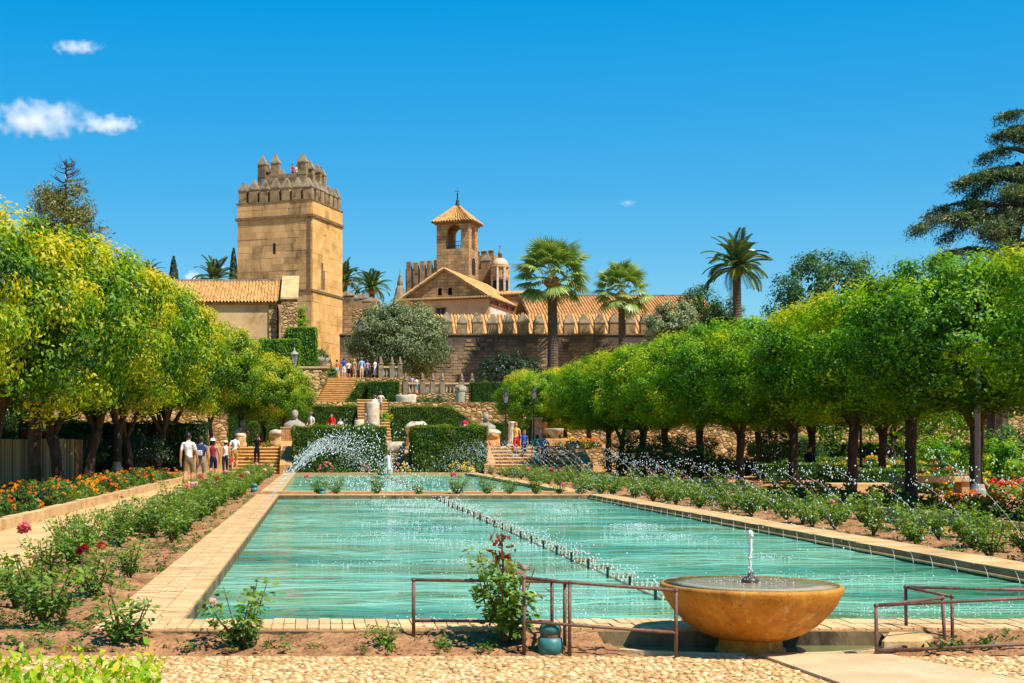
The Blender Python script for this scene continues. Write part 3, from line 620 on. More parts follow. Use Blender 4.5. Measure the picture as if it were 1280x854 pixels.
bed('rose_soil_bed', PR+CW, 9.6, YC+.002, 66, .03, .14, .03)
bed('cross_soil_bed', PL-CW, PR+CW, P1B+.42, P2A-.42, .05, .14, .03)
bed('flower_soil_bed', -13, -5.16, 14, 74, .10, .2, .04)
bed('grove_soil', 11.4, 40, 16, 96, .02, .4, .04, M_REDPATH)
# basin round the bowl fountain
bas = MB(); n = 40
pts = [(BOWLX+.97*math.cos(math.pi*(1+k/n)), 9.66+.97*math.sin(math.pi*(1+k/n))*.46) for k in range(n+1)]
bas.add([(x, y, .004) for x, y in pts] + [(BOWLX-.97, 9.66, .004), (BOWLX+.97, 9.66, .004)], [tuple(range(n+1))])
tag(bas.build('basin_water', M_BASIN), kind='structure')
rim = MB()
for k in range(n):
    a0, a1 = math.pi*(1+k/n), math.pi*(1+(k+1)/n)
    q = []
    for rr, zz in ((.965, -.1), (.965, .012), (1.10, .016), (1.10, -.1)):
        for a in (a0, a1): q.append((BOWLX+rr*math.cos(a), 9.66+rr*math.sin(a)*.46, zz))
    rim.add(q, [(0, 1, 3, 2), (2, 3, 5, 4), (4, 5, 7, 6)])
tag(rim.build('basin_kerb', M_SLAB), 'curved stone kerb around the bowl fountain basin', kind='structure')
tag(MB().prism([(gx(1098, 9.3), 9.25), (gx(1108, 9.62), 9.61), (gx(1150, 9.61), 9.61), (gx(1170, 9.4), 9.42), (gx(1150, 9.25), 9.25)], -.1, .10, 'z').build('basin_shoulder', M_COPE, bevel=.02), 'curved pale stone at the end of the fountain basin', 'stone')
# front paving: mortar bed, cobbles one by one, a course of flat edge stones, a concrete walkway
tag(MB().box(-6, 11, 4.6, 9.12, -.3, .004).build('cobble_paving', M_MORTAR), kind='structure')
pav = bpy.data.objects['cobble_paving']
walk_l = lambda y: gx(945, 9.15) + (9.15-y)*.10
def on_walk(x, y): return walk_l(y)-.02 < x < walk_l(y)+ .83 + (9.15-y)*.25
cob = []
for k in range(3):
    m = MB().ball((0, 0, 0), .5, .5, .5, 7, 4); m.v = [(x*rnd.uniform(.85, 1.1), y*rnd.uniform(.85, 1.1), z) for x, y, z in m.v]
    cob.append(m.mesh('cobble', M_COBBLE, True))
spots = []; y = 7.92
while y < 9.11:
    x = -2.4 + rnd.uniform(0, .05)
    while x < 6.6:
        w = rnd.uniform(.024, .062)
        if not on_walk(x+w/2, y): spots.append((x+w/2, y+rnd.uniform(-.008, .008), w, rnd.uniform(.024, .042)))
        x += w + .004
    y += .034
pick = set(rnd.sample([k for k, s_ in enumerate(spots) if s_[1] < 8.75], 300)); V = []; Q = []; base = MB().ball((0, 0, 0), .5, .5, .5, 7, 4)
rest = MB()
for k, (x, y, w, d) in enumerate(spots):
    h_ = rnd.uniform(.012, .024); z_ = .003 + rnd.uniform(-.004, .003)
    if k in pick: obj('cobble', cob[k % 3], pav, (x, y, z_), (0, 0, rnd.uniform(-.5, .5)), (w, d, h_))
    else:
        a = rnd.uniform(-.5, .5); ca, sa = math.cos(a), math.sin(a)
        rest.add([(x+(p[0]*w)*ca-(p[1]*d)*sa, y+(p[0]*w)*sa+(p[1]*d)*ca, z_+p[2]*h_) for p in base.v], base.f)
me = rest.mesh('cobble_field', M_COBBLEX, True); a = me.attributes.new('tint', 'FLOAT', 'POINT'); a.data.foreach_set('value', [.5]*len(me.vertices))
tag(obj('cobble_field', me, pav), kind='stuff')
edge = MB().box(-.5, .5, -.5, .5, -.5, .5).mesh('edge_stone', M_BRICKR)
x = -2.6
while x < 6:
    w = rnd.uniform(.16, .34)
    for yy in (7.80,):
        if not on_walk(x+w/2, yy): obj('edge_stone', edge, pav, (x+w/2, yy, .004), (0, 0, rnd.uniform(-.03, .03)), (w-.012, .17, .036))
    x += w
tag(MB().prism([(walk_l(9.11), 9.11), (walk_l(9.11)+.83, 9.11), (walk_l(6)+.83+.79, 6), (walk_l(6), 6)], -.1, .022, 'z').build('concrete_walk', M_SLAB), kind='structure')
tag(MB().box(-6, 11, 4.4, 7.70, -.3, .008).build('near_path', M_SAND), kind='structure')
# sandy paths on both sides and single kerb stones
tag(MB().box(-5.0, -3.15, YC, 67.6, -.3, .004).build('pebble_path', M_SAND), kind='structure')
tag(MB().box(9.6, 11.4, YC, 67.6, -.3, .004).build('shaded_path', M_REDPATH), kind='structure')
kerb = tag(MB().box(-5.16, -5.0, 14, 72, -.3, .10).build('kerb', M_MORTAR), kind='structure')
ks = MB().box(-.5, .5, -.5, .5, -.5, .5).mesh('kerb_stone', M_COPE); y = 14.0
while y < 67:
    l = rnd.uniform(.55, .95); obj('kerb_stone', ks, kerb, (-5.08+rnd.uniform(-.01, .01), y+l/2, .09+rnd.uniform(-.012, .012)), (0, 0, rnd.uniform(-.015, .015)), (.19, l-.015, .19)); y += l
kerb2 = tag(MB().box(11.3, 11.42, 16, 67, -.3, .06).build('kerb', M_MORTAR), kind='structure'); y = 16.0
while y < 66:
    l = rnd.uniform(.7, 1.2); obj('kerb_stone', ks, kerb2, (11.36, y+l/2, .05), (0, 0, 0), (.17, l-.015, .15)); y += l
# terraces
def terrace(name, x0, x1, y0, y1, z, mat=M_SAND):
    return tag(MB().box(x0, x1, y0, y1, -1, z).build(name, mat), kind='structure')
terrace('lower_terrace', -40, 13.2, 71.0, 99, Z1)
terrace('middle_terrace', -60, 70, 98.5, 160, Z2, M_HAY)
XS = gx(507, 118)
terrace('upper_terrace', -70, XS, 118.5, 240, Z3)
terrace('lawn_terrace', XS, 90, 117.5, 240, Z3B)
for nm, x0, x1, yy, z in (('retaining_wall', -40, 13.2, 71.0, Z1), ('retaining_wall', -60, 70, 98.5, Z2), ('retaining_wall', -70, XS, 118.5, Z3), ('retaining_wall', XS, 90, 117.5, Z3B)):
    tag(MB().box(x0, x1, yy-.35, yy+.05, -.5, z+.06).build(nm, M_RUBBLE), kind='structure')
def stair(label, x0, x1, y0, y1, z0, z1, n, shear=0.0, xe=None, mat=M_STEP):
    """each step a part; xe gives the top end's x range when the flight narrows"""
    t = empty('stone_stair', ((x0+x1)/2, y0, z0), 0, label, 'stair'); cx = (x0+x1)/2
    dy, dz = (y1-y0)/n, (z1-z0)/n
    for k in range(n):
        f = k/max(1, n-1); a, b = (x0, x1) if not xe else (x0+(xe[0]-x0)*f, x1+(xe[1]-x1)*f)
        m = MB().box(a-cx, b-cx, k*dy, y1-y0+.1, k*dz-(.4 if k == 0 else .02), (k+1)*dz-.05)
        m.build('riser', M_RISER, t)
        MB().box(a-cx-.01, b-cx+.01, k*dy-.04, (k+1)*dy+.06, (k+1)*dz-.05, (k+1)*dz).build('step', mat, t, bevel=.012)
    return t
stair('broad sandstone garden steps at the end of the sandy path', -4.95, -1.75, 67.55, 71.0, 0, Z1, 8)
stair('broad sandstone garden steps beside the clipped orange trees', 8.55, 12.45, 67.55, 71.0, 0, Z1, 8)
stair('narrow stair between the tall clipped hedges', gx(449, 86), gx(489, 86), 85.0, 91.5, Z1, Z2, 16)
stair('great stone stair climbing to the upper terrace', gx(374, 105), gx(431, 105), 104.5, 118.55, Z2, Z3, 14, xe=(gx(402, 118), gx(446, 118)))
# cheek walls of the two lower stairs, with brick courses
def cheek(label, x0, x1, ramped=True):
    t = empty('stair_cheek_wall', ((x0+x1)/2, 67.2, 0), 0, label, 'wall'); w = (x1-x0)/2
    MB().prism([(0, -.4), (3.9, -.4), (3.9, Z1+.28), (3.3, Z1+.28), (0, .42)], -w, w, 'x').build('core', M_MORTAR, t)
    bm_ = MB().box(-.5, .5, -.5, .5, -.5, .5).mesh('brick', M_BRICKR)
    for k in range(13):
        f = (k+.5)/13; y, z = f*3.3, .42+f*(Z1-.14)
        for s in (-1, 1): obj('brick', bm_, t, (s*w/2, y, z+.01), (math.atan2(Z1-.14, 3.3), 0, 0), (w-.012, .26, .06))
    for r_ in range(6):
        for s in (-1, 1): obj('brick', bm_, t, (s*w/2, -.005, .03+r_*.072), (0, 0, 0), (w-.012, .05, .062))
cheek('sloping brick cheek wall between the steps and the tall hedge', -1.72, -1.12)
cheek('sloping brick cheek wall between the hedge and the crowded steps', 7.95, 8.52)
cheek('sloping brick cheek wall beside the clipped trees', 12.48, 13.1)
p = empty('brick_pier', (-1.42, 71.3, 0), 0, 'square brick pier topping the garden steps', 'pier')
MB().box(-.32, .32, -.2, .44, -.3, Z1+.95).build('core', M_MORTAR, p)
bq = MB().box(-.5, .5, -.5, .5, -.5, .5).mesh('brick', M_BRICKR)
for r_ in range(11):
    for s in range(3): obj('brick', bq, p, (-.215+s*.215, -.205, Z1-.05+r_*.09), (0, 0, 0), (.2, .05, .078))
MB().box(-.36, .36, -.24, .48, Z1+.95, Z1+1.02).build('cap', M_COPE, p)
# ------------------------------------------------------------------ castle
TH = R(22.2)
def merlon(parent, x, y, z, w, d, h, cap, rz=0, mat=None, capmat=None, over=.05):
    key = (round(w, 2), round(d, 2), round(h, 2), round(cap, 2))
    if key not in MER:
        b = MB().box(-w/2, w/2, -d/2, d/2, -.02, h).mesh('merlon', M_MERLON)
        c = MB(); a, e = w/2+over, d/2+over
        c.add([(-a, -e, h), (a, -e, h), (a, e, h), (-a, e, h), (-a, -e, h+.1), (a, -e, h+.1), (a, e, h+.1), (-a, e, h+.1), (-w*.10, -d*.1, h+cap), (w*.10, -d*.1, h+cap), (w*.1, d*.1, h+cap), (-w*.1, d*.1, h+cap)],
              [(0, 3, 2, 1), (0, 1, 5, 4), (1, 2, 6, 5), (2, 3, 7, 6), (3, 0, 4, 7), (4, 5, 9, 8), (5, 6, 10, 9), (6, 7, 11, 10), (7, 4, 8, 11), (8, 9, 10, 11)])
        MER[key] = (b, c.mesh('merlon_cap', M_CAPST))
    b, c = MER[key]; o = obj('merlon', b, parent, (x, y, z), (rnd.uniform(-.02, .02), rnd.uniform(-.02, .02), rz+rnd.uniform(-.05, .05)), (rnd.uniform(.93, 1.06), rnd.uniform(.95, 1.05), rnd.uniform(.92, 1.05))); obj('merlon_cap', c, o); return o
MER = {}
def roof_tiles(parent, a, b, c, d, n, m, mat, name='roof_tiles', r=.5):
    """a,b = eave ends, c,d = ridge ends (c above b): columns of overlapping half-round tiles as one joined part on a roof slab"""
    a, b, c, d = (np.array(p, float) for p in (a, b, c, d))
    nrm = np.cross(b-a, d-a); nrm /= np.linalg.norm(nrm); nrm *= np.sign(nrm[2]) or 1
    V = []; Q = []; wcol = np.linalg.norm(b-a)/n; s = 5
    for k in range(n):
        for kind in (0, 1):
            for j in range(m):
                q0, q1 = j/m, min(1, (j+1.18)/m)
                base = len(V); jit = rng.uniform(-.05, .05)
                for q, lift in ((q0, .25), (q1, .0)):
                    L = a+(d-a)*q; Rr = b+(c-b)*q
                    for i in range(s):
                        ang = math.pi*i/(s-1); u = (k+.5+kind*.5+jit - math.cos(ang)*.31)/n
                        hgt = math.sin(ang)*wcol*.36 if kind == 0 else -math.sin(ang)*wcol*.12
                        V.append(L+(Rr-L)*u + nrm*(hgt + lift*wcol*.35))
                for i in range(s-1): Q.append((base+i, base+i+1, base+s+i+1, base+s+i))
    me = np_mesh(name, np.array(V), np.array(Q), mat, np.full(len(V), .5))
    o = obj(name, me, parent); tag(o, kind='stuff')
    sl = MB(); e = nrm*-.22; lo = nrm*-.06
    sl.add([a+lo, b+lo, c+lo, d+lo, a+e, b+e, c+e, d+e], [(0, 1, 2, 3), (7, 6, 5, 4), (0, 4, 5, 1), (1, 5, 6, 2), (2, 6, 7, 3), (3, 7, 4, 0)]).build('roof_slab', M_STRING, parent)
    return o
def arch_panel(name, mat, parent, x0, x1, z0, z1, y0, y1, ops, axis='y'):
    """wall from z0 to z1 with arched openings [(centre, width, sill, spring)] cut right through"""
    m = MB(); ops = sorted(ops); x = x0
    for c, w, sill, spring in ops:
        l, r_ = c-w/2, c+w/2
        if l > x: m.prism([(x, z0), (l, z0), (l, z1), (x, z1)], y0, y1, axis)
        if sill > z0: m.prism([(l, z0), (r_, z0), (r_, sill), (l, sill)], y0, y1, axis)
        n = 8; pts = [(c-w/2*math.cos(math.pi*k/n), spring+w/2*math.sin(math.pi*k/n)) for k in range(n+1)]
        for k in range(n): m.prism([pts[k], pts[k+1], (pts[k+1][0], z1), (pts[k][0], z1)], y0, y1, axis)
        x = r_
    if x < x1: m.prism([(x, z0), (x1, z0), (x1, z1), (x, z1)], y0, y1, axis)
    return m.build(name, mat, parent)

# --- the great tower
S = 7.5; TB = Vector((gx(390, 130), 130, 0)); zb, zlow, zup, ztop = 6.6, 15.5, 22.35, 23.9
tower = empty('stone_tower', TB, -TH, 'tall square sandstone tower with pointed merlons beside the stair', 'tower')
MB().box(-S+.1, -.1, .1, S-.1, zb, ztop-.1).build('core_wall', M_TOWER, tower)
ub = MB().box(-.5, .5, -.5, .5, -.5, .5)
blk, blk_lit = ub.mesh('stone_block', M_BLOCK), ub.mesh('stone_block', M_BLOCK_LIT)
def block_face(me, z0, z1, ch, put, L=S):
    """courses of single blocks up one face: put(u, width, z, height, proud)"""
    n = max(1, round((z1-z0)/ch)); ch = (z1-z0)/n
    for r_ in range(n):
        u = 0.0
        while u < L-.01:
            w = rnd.choice((.9, 1.1, 1.25, 1.45, 1.7)); 
            if L-u-w < .6: w = L-u
            put(me, u+w/2, w, z0+(r_+.5)*ch, ch, rnd.uniform(.0, .028)); u += w
def put_front(me, u, w, z, h_, pr): obj('stone_block', me, tower, (-u, .05-pr/2, z), None, (w-.012, .22+pr, h_-.012))
def put_right(me, u, w, z, h_, pr): obj('stone_block', me, tower, (-.05+pr/2, u, z), None, (.22+pr, w-.012, h_-.012))
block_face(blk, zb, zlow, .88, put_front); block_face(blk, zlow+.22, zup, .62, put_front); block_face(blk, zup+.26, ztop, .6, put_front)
block_face(blk_lit, zb, zlow, .88, put_right); block_face(blk_lit, zlow+.22, zup, .66, put_right); block_face(blk_lit, zup+.26, ztop, .6, put_right)
for z, h_, o_ in ((zlow, .22, .16), (zup, .26, .2), (ztop-.06, .16, .12)):
    m = MB().box(-S-o_, o_, -o_, S+o_, z, z+h_); m.build('string_course', M_STRING, tower)
# openings: slit in the front face, tall arched niche and pointed door in the side face
MB().box(-3.85, -3.6, -.09, .2, 19.1, 20.1).build('arrow_slit', M_DARK, tower)
def niche(yc, w, z0, sp, name):
    n = 8; pts = [(yc-w/2, z0), (yc+w/2, z0)] + [(yc+w/2*math.cos(math.pi*k/n), sp+w*.75*math.sin(math.pi*k/n)) for k in range(n+1)]
    MB().prism(pts, -.1, .085, 'x').build(name, M_DARK if 'door' in name else M_STRING, tower)
niche(2.5, .9, 15.9, 18.2, 'blind_arch'); niche(4.0, 1.7, 6.9, 8.4, 'door_opening')
MB().box(-.02, .07, 3.5, 3.7, 20.0, 20.9).build('arrow_slit', M_DARK, tower)
# brick downpipe on the corner
MB().box(-.32, -.12, -.16, -.02, zlow+.2, zup).build('corner_gutter', M_STRING, tower)
k = 7
for i in range(k):
    u = .45 + i*(S-.9)/(k-1)
    for x, y, rz in ((-u, .32, 0), (-u, S-.32, 0)): merlon(tower, x, y, ztop+.1, .78, .6, 1.15, .95, rz)
    if 0 < i < k-1:
        merlon(tower, -.32, u, ztop+.1, .78, .6, 1.15, .95, R(90)); merlon(tower, -S+.32, u, ztop+.1, .78, .6, 1.15, .95, R(90))
MB().box(-S+.6, -.6, .6, S-.6, ztop-.1, ztop+.2).build('roof_deck', M_SLAB, tower)
# upper turret
U0, U1, V0, V1 = -S+1.4, -1.2, 1.4, S-.9
MB().box(U0, U1, V0, V1, ztop, 26.1).build('turret_wall', M_ASH2, tower)
MB().box(U0, U1, V0, V0+.3, 26.1, 26.75).build('turret_parapet', M_MERLON, tower)
for i in range(4):
    u = U0+.4 + i*(U1-U0-.8)/3
    if i != 2: merlon(tower, u, V0+.25, 26.6, .82, .55, 1.15, .9)
    merlon(tower, u, V1-.3, 26.1, .82, .55, 1.15, .9)
    if i in (1, 2):
        merlon(tower, U0+.3, V0+i*(V1-V0)/3, 26.1, .82, .55, 1.15, .9); merlon(tower, U1-.3, V0+i*(V1-V0)/3, 26.1, .82, .55, 1.15, .9)

# --- low tiled building left of the tower
lb0, lb1 = gx(190, 112), gx(352, 112)
lh = empty('tiled_outbuilding', (lb0, 112, Z3-2), 0, 'low ochre outbuilding with pantiled lean-to roof beside the tower', 'building'); Lw = lb1-lb0
ez, rz_ = gz(378, 112)-Z3+2, gz(352, 117.5)-Z3+2
MB().box(0, Lw-1.0, 0, 5.5, -2, ez).build('wall', M_PLASTER, lh)
MB().box(Lw-1.0, Lw-.35, -.12, 5.5, -2, ez-.05).build('corner_pier', M_RUBBLE, lh)
roof_tiles(lh, (-.3, -.35, ez), (Lw+.1, -.35, ez), (Lw+.1, 5.6, rz_), (-.3, 5.6, rz_), 40, 12, M_TILE)
MB().prism([(-.9, -2), (6.2, -2), (6.2, rz_+.25), (5.2, rz_+.2), (-.6, ez+.35), (-.9, ez+.1)], Lw+.0, Lw+1.25, 'x').build('gable_wall', M_RUBBLE, lh)
MB().prism([(-1.0, ez+.15), (-.6, ez+.4), (5.2, rz_+.27), (6.3, rz_+.32), (6.3, rz_+.45), (5.1, rz_+.42), (-.7, ez+.55), (-1.0, ez+.3)], Lw-.05, Lw+1.32, 'x').build('gable_coping', M_COPE, lh)
MB().box(-.4, Lw, 5.45, 5.9, rz_-.1, rz_+.18).build('ridge', M_CAPST, lh)
MB().box(5.2, 6.0, -.05, .1, .6, 2.0).build('window', M_DARK, lh)

# --- rampart behind the tower
rp0, rp1 = gx(424, 139), gx(472, 139)
rp = empty('stepped_rampart', (rp0, 139, Z3), R(-8), 'short crenellated rampart running from the tower', 'wall')
for k in range(3):
    w = (rp1-rp0)/3; MB().box(k*w, (k+1)*w, 0, 1.0, -3, gz(382+k*4, 139)-Z3).build('wall', M_RUBBLE if k else M_ASH2, rp)
    for i in range(3): merlon(rp, (k+(i+.5)/3)*w, .4, gz(382+k*4, 139)-Z3, .75, .5, .95, .55)

# --- the long crenellated wall
WD = 130.0; w0, w1 = gx(425, WD), gx(915, WD); wtop = gz(419, WD)
cw = empty('crenellated_wall', (w0, WD, 0), 0, 'long crenellated curtain wall behind the palms', 'wall')
MB().box(0, w1-w0, 0, 1.6, 4, wtop).build('wall_body', M_WALL, cw)
MB().box(-.05, w1-w0+.05, -.1, 1.7, wtop, wtop+.14).build('wall_coping', M_STRING, cw)
for k in range(25):
    px = 540 + 19.1*k
    if px > 900: break
    merlon(cw, gx(px, WD)-w0, .4, wtop+.14, .96, .7, 1.0, .95)
for px in (620, 740, 822):
    MB().box(gx(px, WD)-w0-.07, gx(px, WD)-w0+.07, -.06, .05, 5, wtop).build('drain_groove', M_STRING, cw)
# single proud stones in the wall so that its courses stand out
wb = ub.mesh('wall_stone', M_WSTONE)
for k in range(150):
    x = rnd.uniform(6.5, 27); r_ = rnd.randint(0, 14); obj('wall_stone', wb, cw, (x, .02-rnd.uniform(0, .02), 5.7+r_*.38), None, (rnd.uniform(.4, .9), .1, .25))

# --- lean-to and long tiled range behind the wall
lt = empty('tiled_walkway', (gx(540, 134), 133.2, 0), 0, 'lean-to pantile roof rising just behind the curtain wall', 'roof')
z0_, z1_ = gz(428, 132.4), gz(393, 136.5); wl2 = gx(812, 134)-gx(545, 134)
MB().box(0, wl2, 0, 5, 4, z0_-.1).build('wall', M_PLASTER, lt)
roof_tiles(lt, (0, -.4, z0_), (wl2, -.4, z0_), (wl2, 4.0, z1_), (0, 4.0, z1_), 62, 9, M_TILE)
rg = empty('long_tiled_range', (gx(664, 150), 150, 0), 0, 'long range with red-brown pantile roof behind the curtain wall', 'building'); wl3 = gx(896, 150)-gx(664, 150)
z0_, z1_ = gz(396, 150), gz(371, 157)
MB().box(0, wl3, .3, 13, 4, z0_-.05).build('wall', M_PLASTER2, rg)
roof_tiles(rg, (-.2, 0, z0_), (wl3+.2, 0, z0_), (wl3+.2, 7, z1_), (-.2, 7, z1_), 62, 14, M_TILER)
roof_tiles(rg, (-.2, 14, z0_), (wl3+.2, 14, z0_), (wl3+.2, 7, z1_), (-.2, 7, z1_), 30, 4, M_TILER)
MB().box(-.3, wl3+.3, 6.85, 7.15, z1_-.05, z1_+.2).build('ridge', M_CAPST, rg)
MB().prism([(0, z0_-.1), (14, z0_-.1), (7, z1_)], wl3-.2, wl3-.02, 'x').build('gable_wall', M_ASH2, rg)

# --- church
ch = empty('church', Vector((gx(556, 165), 165, 0)), -TH, 'ochre church with gabled pantile roof and square bell tower', 'church')
ew, ez, az = 5.35, gz(374, 165), gz(337, 165); LN = 46
arch_panel('front_wall', M_PLASTER2, ch, -ew, ew, 4, ez, 0, .5, [])
MB().box(-ew, ew, .5, LN, 4, ez-.05).build('nave_wall', M_WHITEW, ch)
n_ = 0
m = arch_panel('pediment', M_ASH2, ch, -2.2, 2.2, ez, ez+1.9, .02, .5, [(-.62, .5, ez+.45, ez+1.1), (.62, .5, ez+.45, ez+1.1)])
pm = MB()
pm.prism([(-ew, ez), (-2.2, ez), (-2.2, ez+(az-ez)*(1-2.2/ew))], .02, .5); pm.prism([(ew, ez), (2.2, ez+(az-ez)*(1-2.2/ew)), (2.2, ez)], .02, .5)
pm.prism([(-2.2, ez+1.9), (2.2, ez+1.9), (2.2, ez+(az-ez)*(1-2.2/ew)), (0, az-.05), (-2.2, ez+(az-ez)*(1-2.2/ew))], .02, .5)
pm.build('gable_wall', M_ASH2, ch)
for s in (-.62, .62): MB().box(s-.28, s+.28, .4, .6, ez+.4, ez+1.45).build('window', M_DARK, ch)
wn_ = MB().box(-1.0, .1, -.05, .1, gz(399, 165), gz(385, 165)); wnd = wn_.build('window', M_GLASSD, ch)
for s in (-1.06, .06): MB().box(s, s+.1, -.09, .05, gz(399.5, 165), gz(384.5, 165)).build('frame', M_STRING, wnd)
MB().box(-.5, -.42, -.08, .0, gz(399, 165), gz(385, 165)).build('mullion', M_STRING, wnd)
roof_tiles(ch, (ew+.5, -.4, ez-.15), (ew+.5, LN, ez-.15), (0, LN, az+.1), (0, -.4, az+.1), 120, 14, M_TILE)
roof_tiles(ch, (-ew-.5, -.4, ez-.15), (-ew-.5, LN, ez-.15), (0, LN, az+.1), (0, -.4, az+.1), 60, 8, M_TILE)
cor = MB()                          # tiled cornice under the pediment
for k in range(34):
    x = -ew-.4 + (2*ew+.8)*(k+.5)/34; cor.lathe([(.15, 0), (.15, .04), (.13, .5)], 8, (0, 0, 0))
    b0 = len(cor.v)-24; cor.v[b0:] = [(x+q[0], -.5+q[2]*1.4, ez+.02+q[1]*.8+.08) for q in cor.v[b0:]]
tag(cor.build('cornice_tiles', M_COPE, ch), kind='stuff')
MB().box(-ew-.5, ew+.5, -.32, .3, ez-.14, ez+.0).build('cornice', M_STRING, ch)
MB().box(ew+.0, ew+.12, 0, LN, ez-.9, ez-.35).build('eaves_band', mottled('red_eaves', srgb('#8a4a30'), srgb('#a4603f'), 2, .9, .2), ch)
for k in range(9): MB().box(ew-.02, ew+.35, 3+k*4.4, 3.25+k*4.4, ez-.75, ez-.3).build('bracket', M_STRING, ch)
# ashlar stones on the pediment and the bell tower that one can tell apart are set proud
# bell tower
bt = empty('bell_tower', Vector((gx(586, 176), 176, 0)), -TH, 'square brick bell tower with open arches and tiled pyramid roof', 'bell tower')
bs = 4.15; bz0, bz1 = gz(345, 176)-4, gz(279, 176)
s1, sp1 = gz(310, 176), gz(288.5, 176)
arch_panel('front_wall', M_ASH2, bt, -bs, 0, bz0, bz1, 0, .6, [(-1.95, 1.9, s1, sp1)])
arch_panel('back_wall', M_ASH2, bt, -bs, 0, bz0, bz1, bs-.6, bs, [(-1.95, 1.9, s1, sp1)])
arch_panel('side_wall', M_ASH2, bt, .6, bs-.6, bz0, bz1, -.6, 0, [(2.1, 1.5, s1, sp1)], 'x')
arch_panel('side_wall', M_ASH2, bt, .6, bs-.6, bz0, bz1, -bs, -bs+.6, [(2.1, 1.5, s1, sp1)], 'x')
MB().box(-bs+.6, -.6, .6, bs-.6, s1-.4, s1-.05).build('belfry_floor', M_SLAB, bt)
MB().box(-.05, .06, 1.4, 2.8, gz(341, 176), gz(327, 176)).build('lower_arch', M_DARK, bt)
MB().prism([(2.1+.7*math.cos(math.pi*k/8), gz(327, 176)+.7*math.sin(math.pi*k/8)) for k in range(9)], -.05, .06, 'x').build('lower_arch', M_DARK, bt)
for y in (-.02, bs-.55):
    rl = MB().tube([(-2.9, y, s1+.9), (-1.0, y, s1+.9)], .035, 5)
    for k in range(8): rl.tube([(-2.85+k*.25, y, s1), (-2.85+k*.25, y, s1+.9)], .022, 4)
    rl.build('railing', M_IRON, bt)
MB().box(-bs-.22, .22, -.22, bs+.22, bz1, bz1+.32).build('cornice', M_STRING, bt)
az_ = gz(255.5, 178); e_ = .55; zz = bz1+.34; cx, cy_ = -bs/2, bs/2
cor4 = [(-bs-e_, -e_, zz), (e_, -e_, zz), (e_, bs+e_, zz), (-bs-e_, bs+e_, zz)]
def tri_roof(parent, a, b, ap, n, m, mat):
    a, b, ap = (np.array(p, float) for p in (a, b, ap)); roof_tiles(parent, a, b, ap+(b-a)*.012, ap-(b-a)*.012, n, m, mat)
for k in range(4): tri_roof(bt, cor4[k], cor4[(k+1) % 4], (cx, cy_, az_), 14, 8, M_TILE)
MB().lathe([(.3, 0), (.32, .2), (.18, .35), (.24, .6), (.10, .8), (.07, 1.4), (.13, 1.5), (.04, 1.65), (.03, 2.2)], 10, (cx, cy_, az_-.1)).build('finial', M_IRON, bt, True)
MB().tube([(cx-.3, cy_, az_+1.75), (cx+.3, cy_, az_+1.75)], .03, 5).build('cross_arm', M_IRON, bt)
# old crenellated keep behind
kp = empty('ruined_keep', Vector((gx(507, 186), 186, 0)), -TH, 'weathered crenellated keep behind the church gable', 'keep')
kz = gz(331, 186); kw = 4.6
MB().box(0, kw, 0, 9, 4, kz-.6).build('wall', M_WALL, kp)
for k in range(5): MB().box(.1+k*.93, .72+k*.93, -.05, .7, kz-3.6, kz+rnd.uniform(.1, .5)).build('pilaster_merlon', M_MERLON, kp, bevel=.04)
MB().box(kw, kw+6.5, .8, 9, 4, kz-1.0).build('wall', M_ASH2, kp)
MB().box(4.3, 5.4, -.2, 1.2, 8, kz+.9).build('corner_turret', M_MERLON, kp); merlon(kp, 4.85, .5, kz+.9, 1.0, 1.2, .05, .75)
for x, y, z in ((9.0, .2, kz+.1), (10.5, 1.6, kz-.2)): merlon(kp, x, y, z-2.4, 1.3, 1.1, 2.6, 1.0)
rt = empty('keep_wing', Vector((gx(597, 184), 184, 0)), -TH, 'stone wing with broken battlements between bell tower and dome', 'wall')
MB().box(-.5, 2.2, 0, 4, 4, gz(320, 184)).build('wall', M_ASH2, rt)
for k in range(3): merlon(rt, -.2+k*.95, .4, gz(320, 184), .6, .6, .5, .3)
# dome turret
dt = empty('domed_turret', (gx(625, 182), 182, 0), 0, 'round turret with pale tiled dome beside the bell tower', 'turret')
dz = gz(335, 182)
MB().lathe([(1.1, 4), (1.1, dz-1.6), (1.18, dz-1.55), (1.18, dz-1.2), (1.1, dz-1.15)], 12, (0, 0, 0)).build('drum', M_ASH2, dt)
MB().lathe([(1.1, dz-1.2), (1.1, dz)], 12).build('drum', M_PLASTER, dt)
for k in range(8):
    a = 2*math.pi*(k+.5)/8; MB().box(-.13, .13, -.13, .13, dz-3.2, dz).build('column', M_MARBLE, dt).location = (1.14*math.cos(a), 1.14*math.sin(a), 0)
    a = 2*math.pi*k/8-math.pi/2; o = MB().box(-.22, .22, -.05, .05, dz-2.9, dz-1.7).build('window', M_DARK, dt); o.location = (1.1*math.cos(a), 1.1*math.sin(a), 0); o.rotation_euler = (0, 0, a+math.pi/2)
MB().lathe([(1.3, dz), (1.32, dz+.15), (1.12, dz+.2)], 16).build('cornice', M_COPE, dt)
MB().lathe([(1.1, dz+.18), (1.06, dz+.5), (.9, dz+.85), (.62, dz+1.1), (.3, dz+1.25)], 16).build('dome', M_DOME, dt, True)
MB().lathe([(.26, dz+1.2), (.26, dz+1.7), (.32, dz+1.75), (.18, dz+2.0), (.06, dz+2.2), (.05, dz+2.6), (.12, dz+2.7), (.02, dz+2.95)], 10).build('lantern', M_CAPST, dt, True)
lo = empty('rear_gatehouse', (gx(655, 172), 172, 0), -TH, 'small stone block end house past the church roof', 'building')
MB().box(-3.4, 1.0, 0, 3, 4, gz(366, 172)).build('wall', M_ASH2, lo)
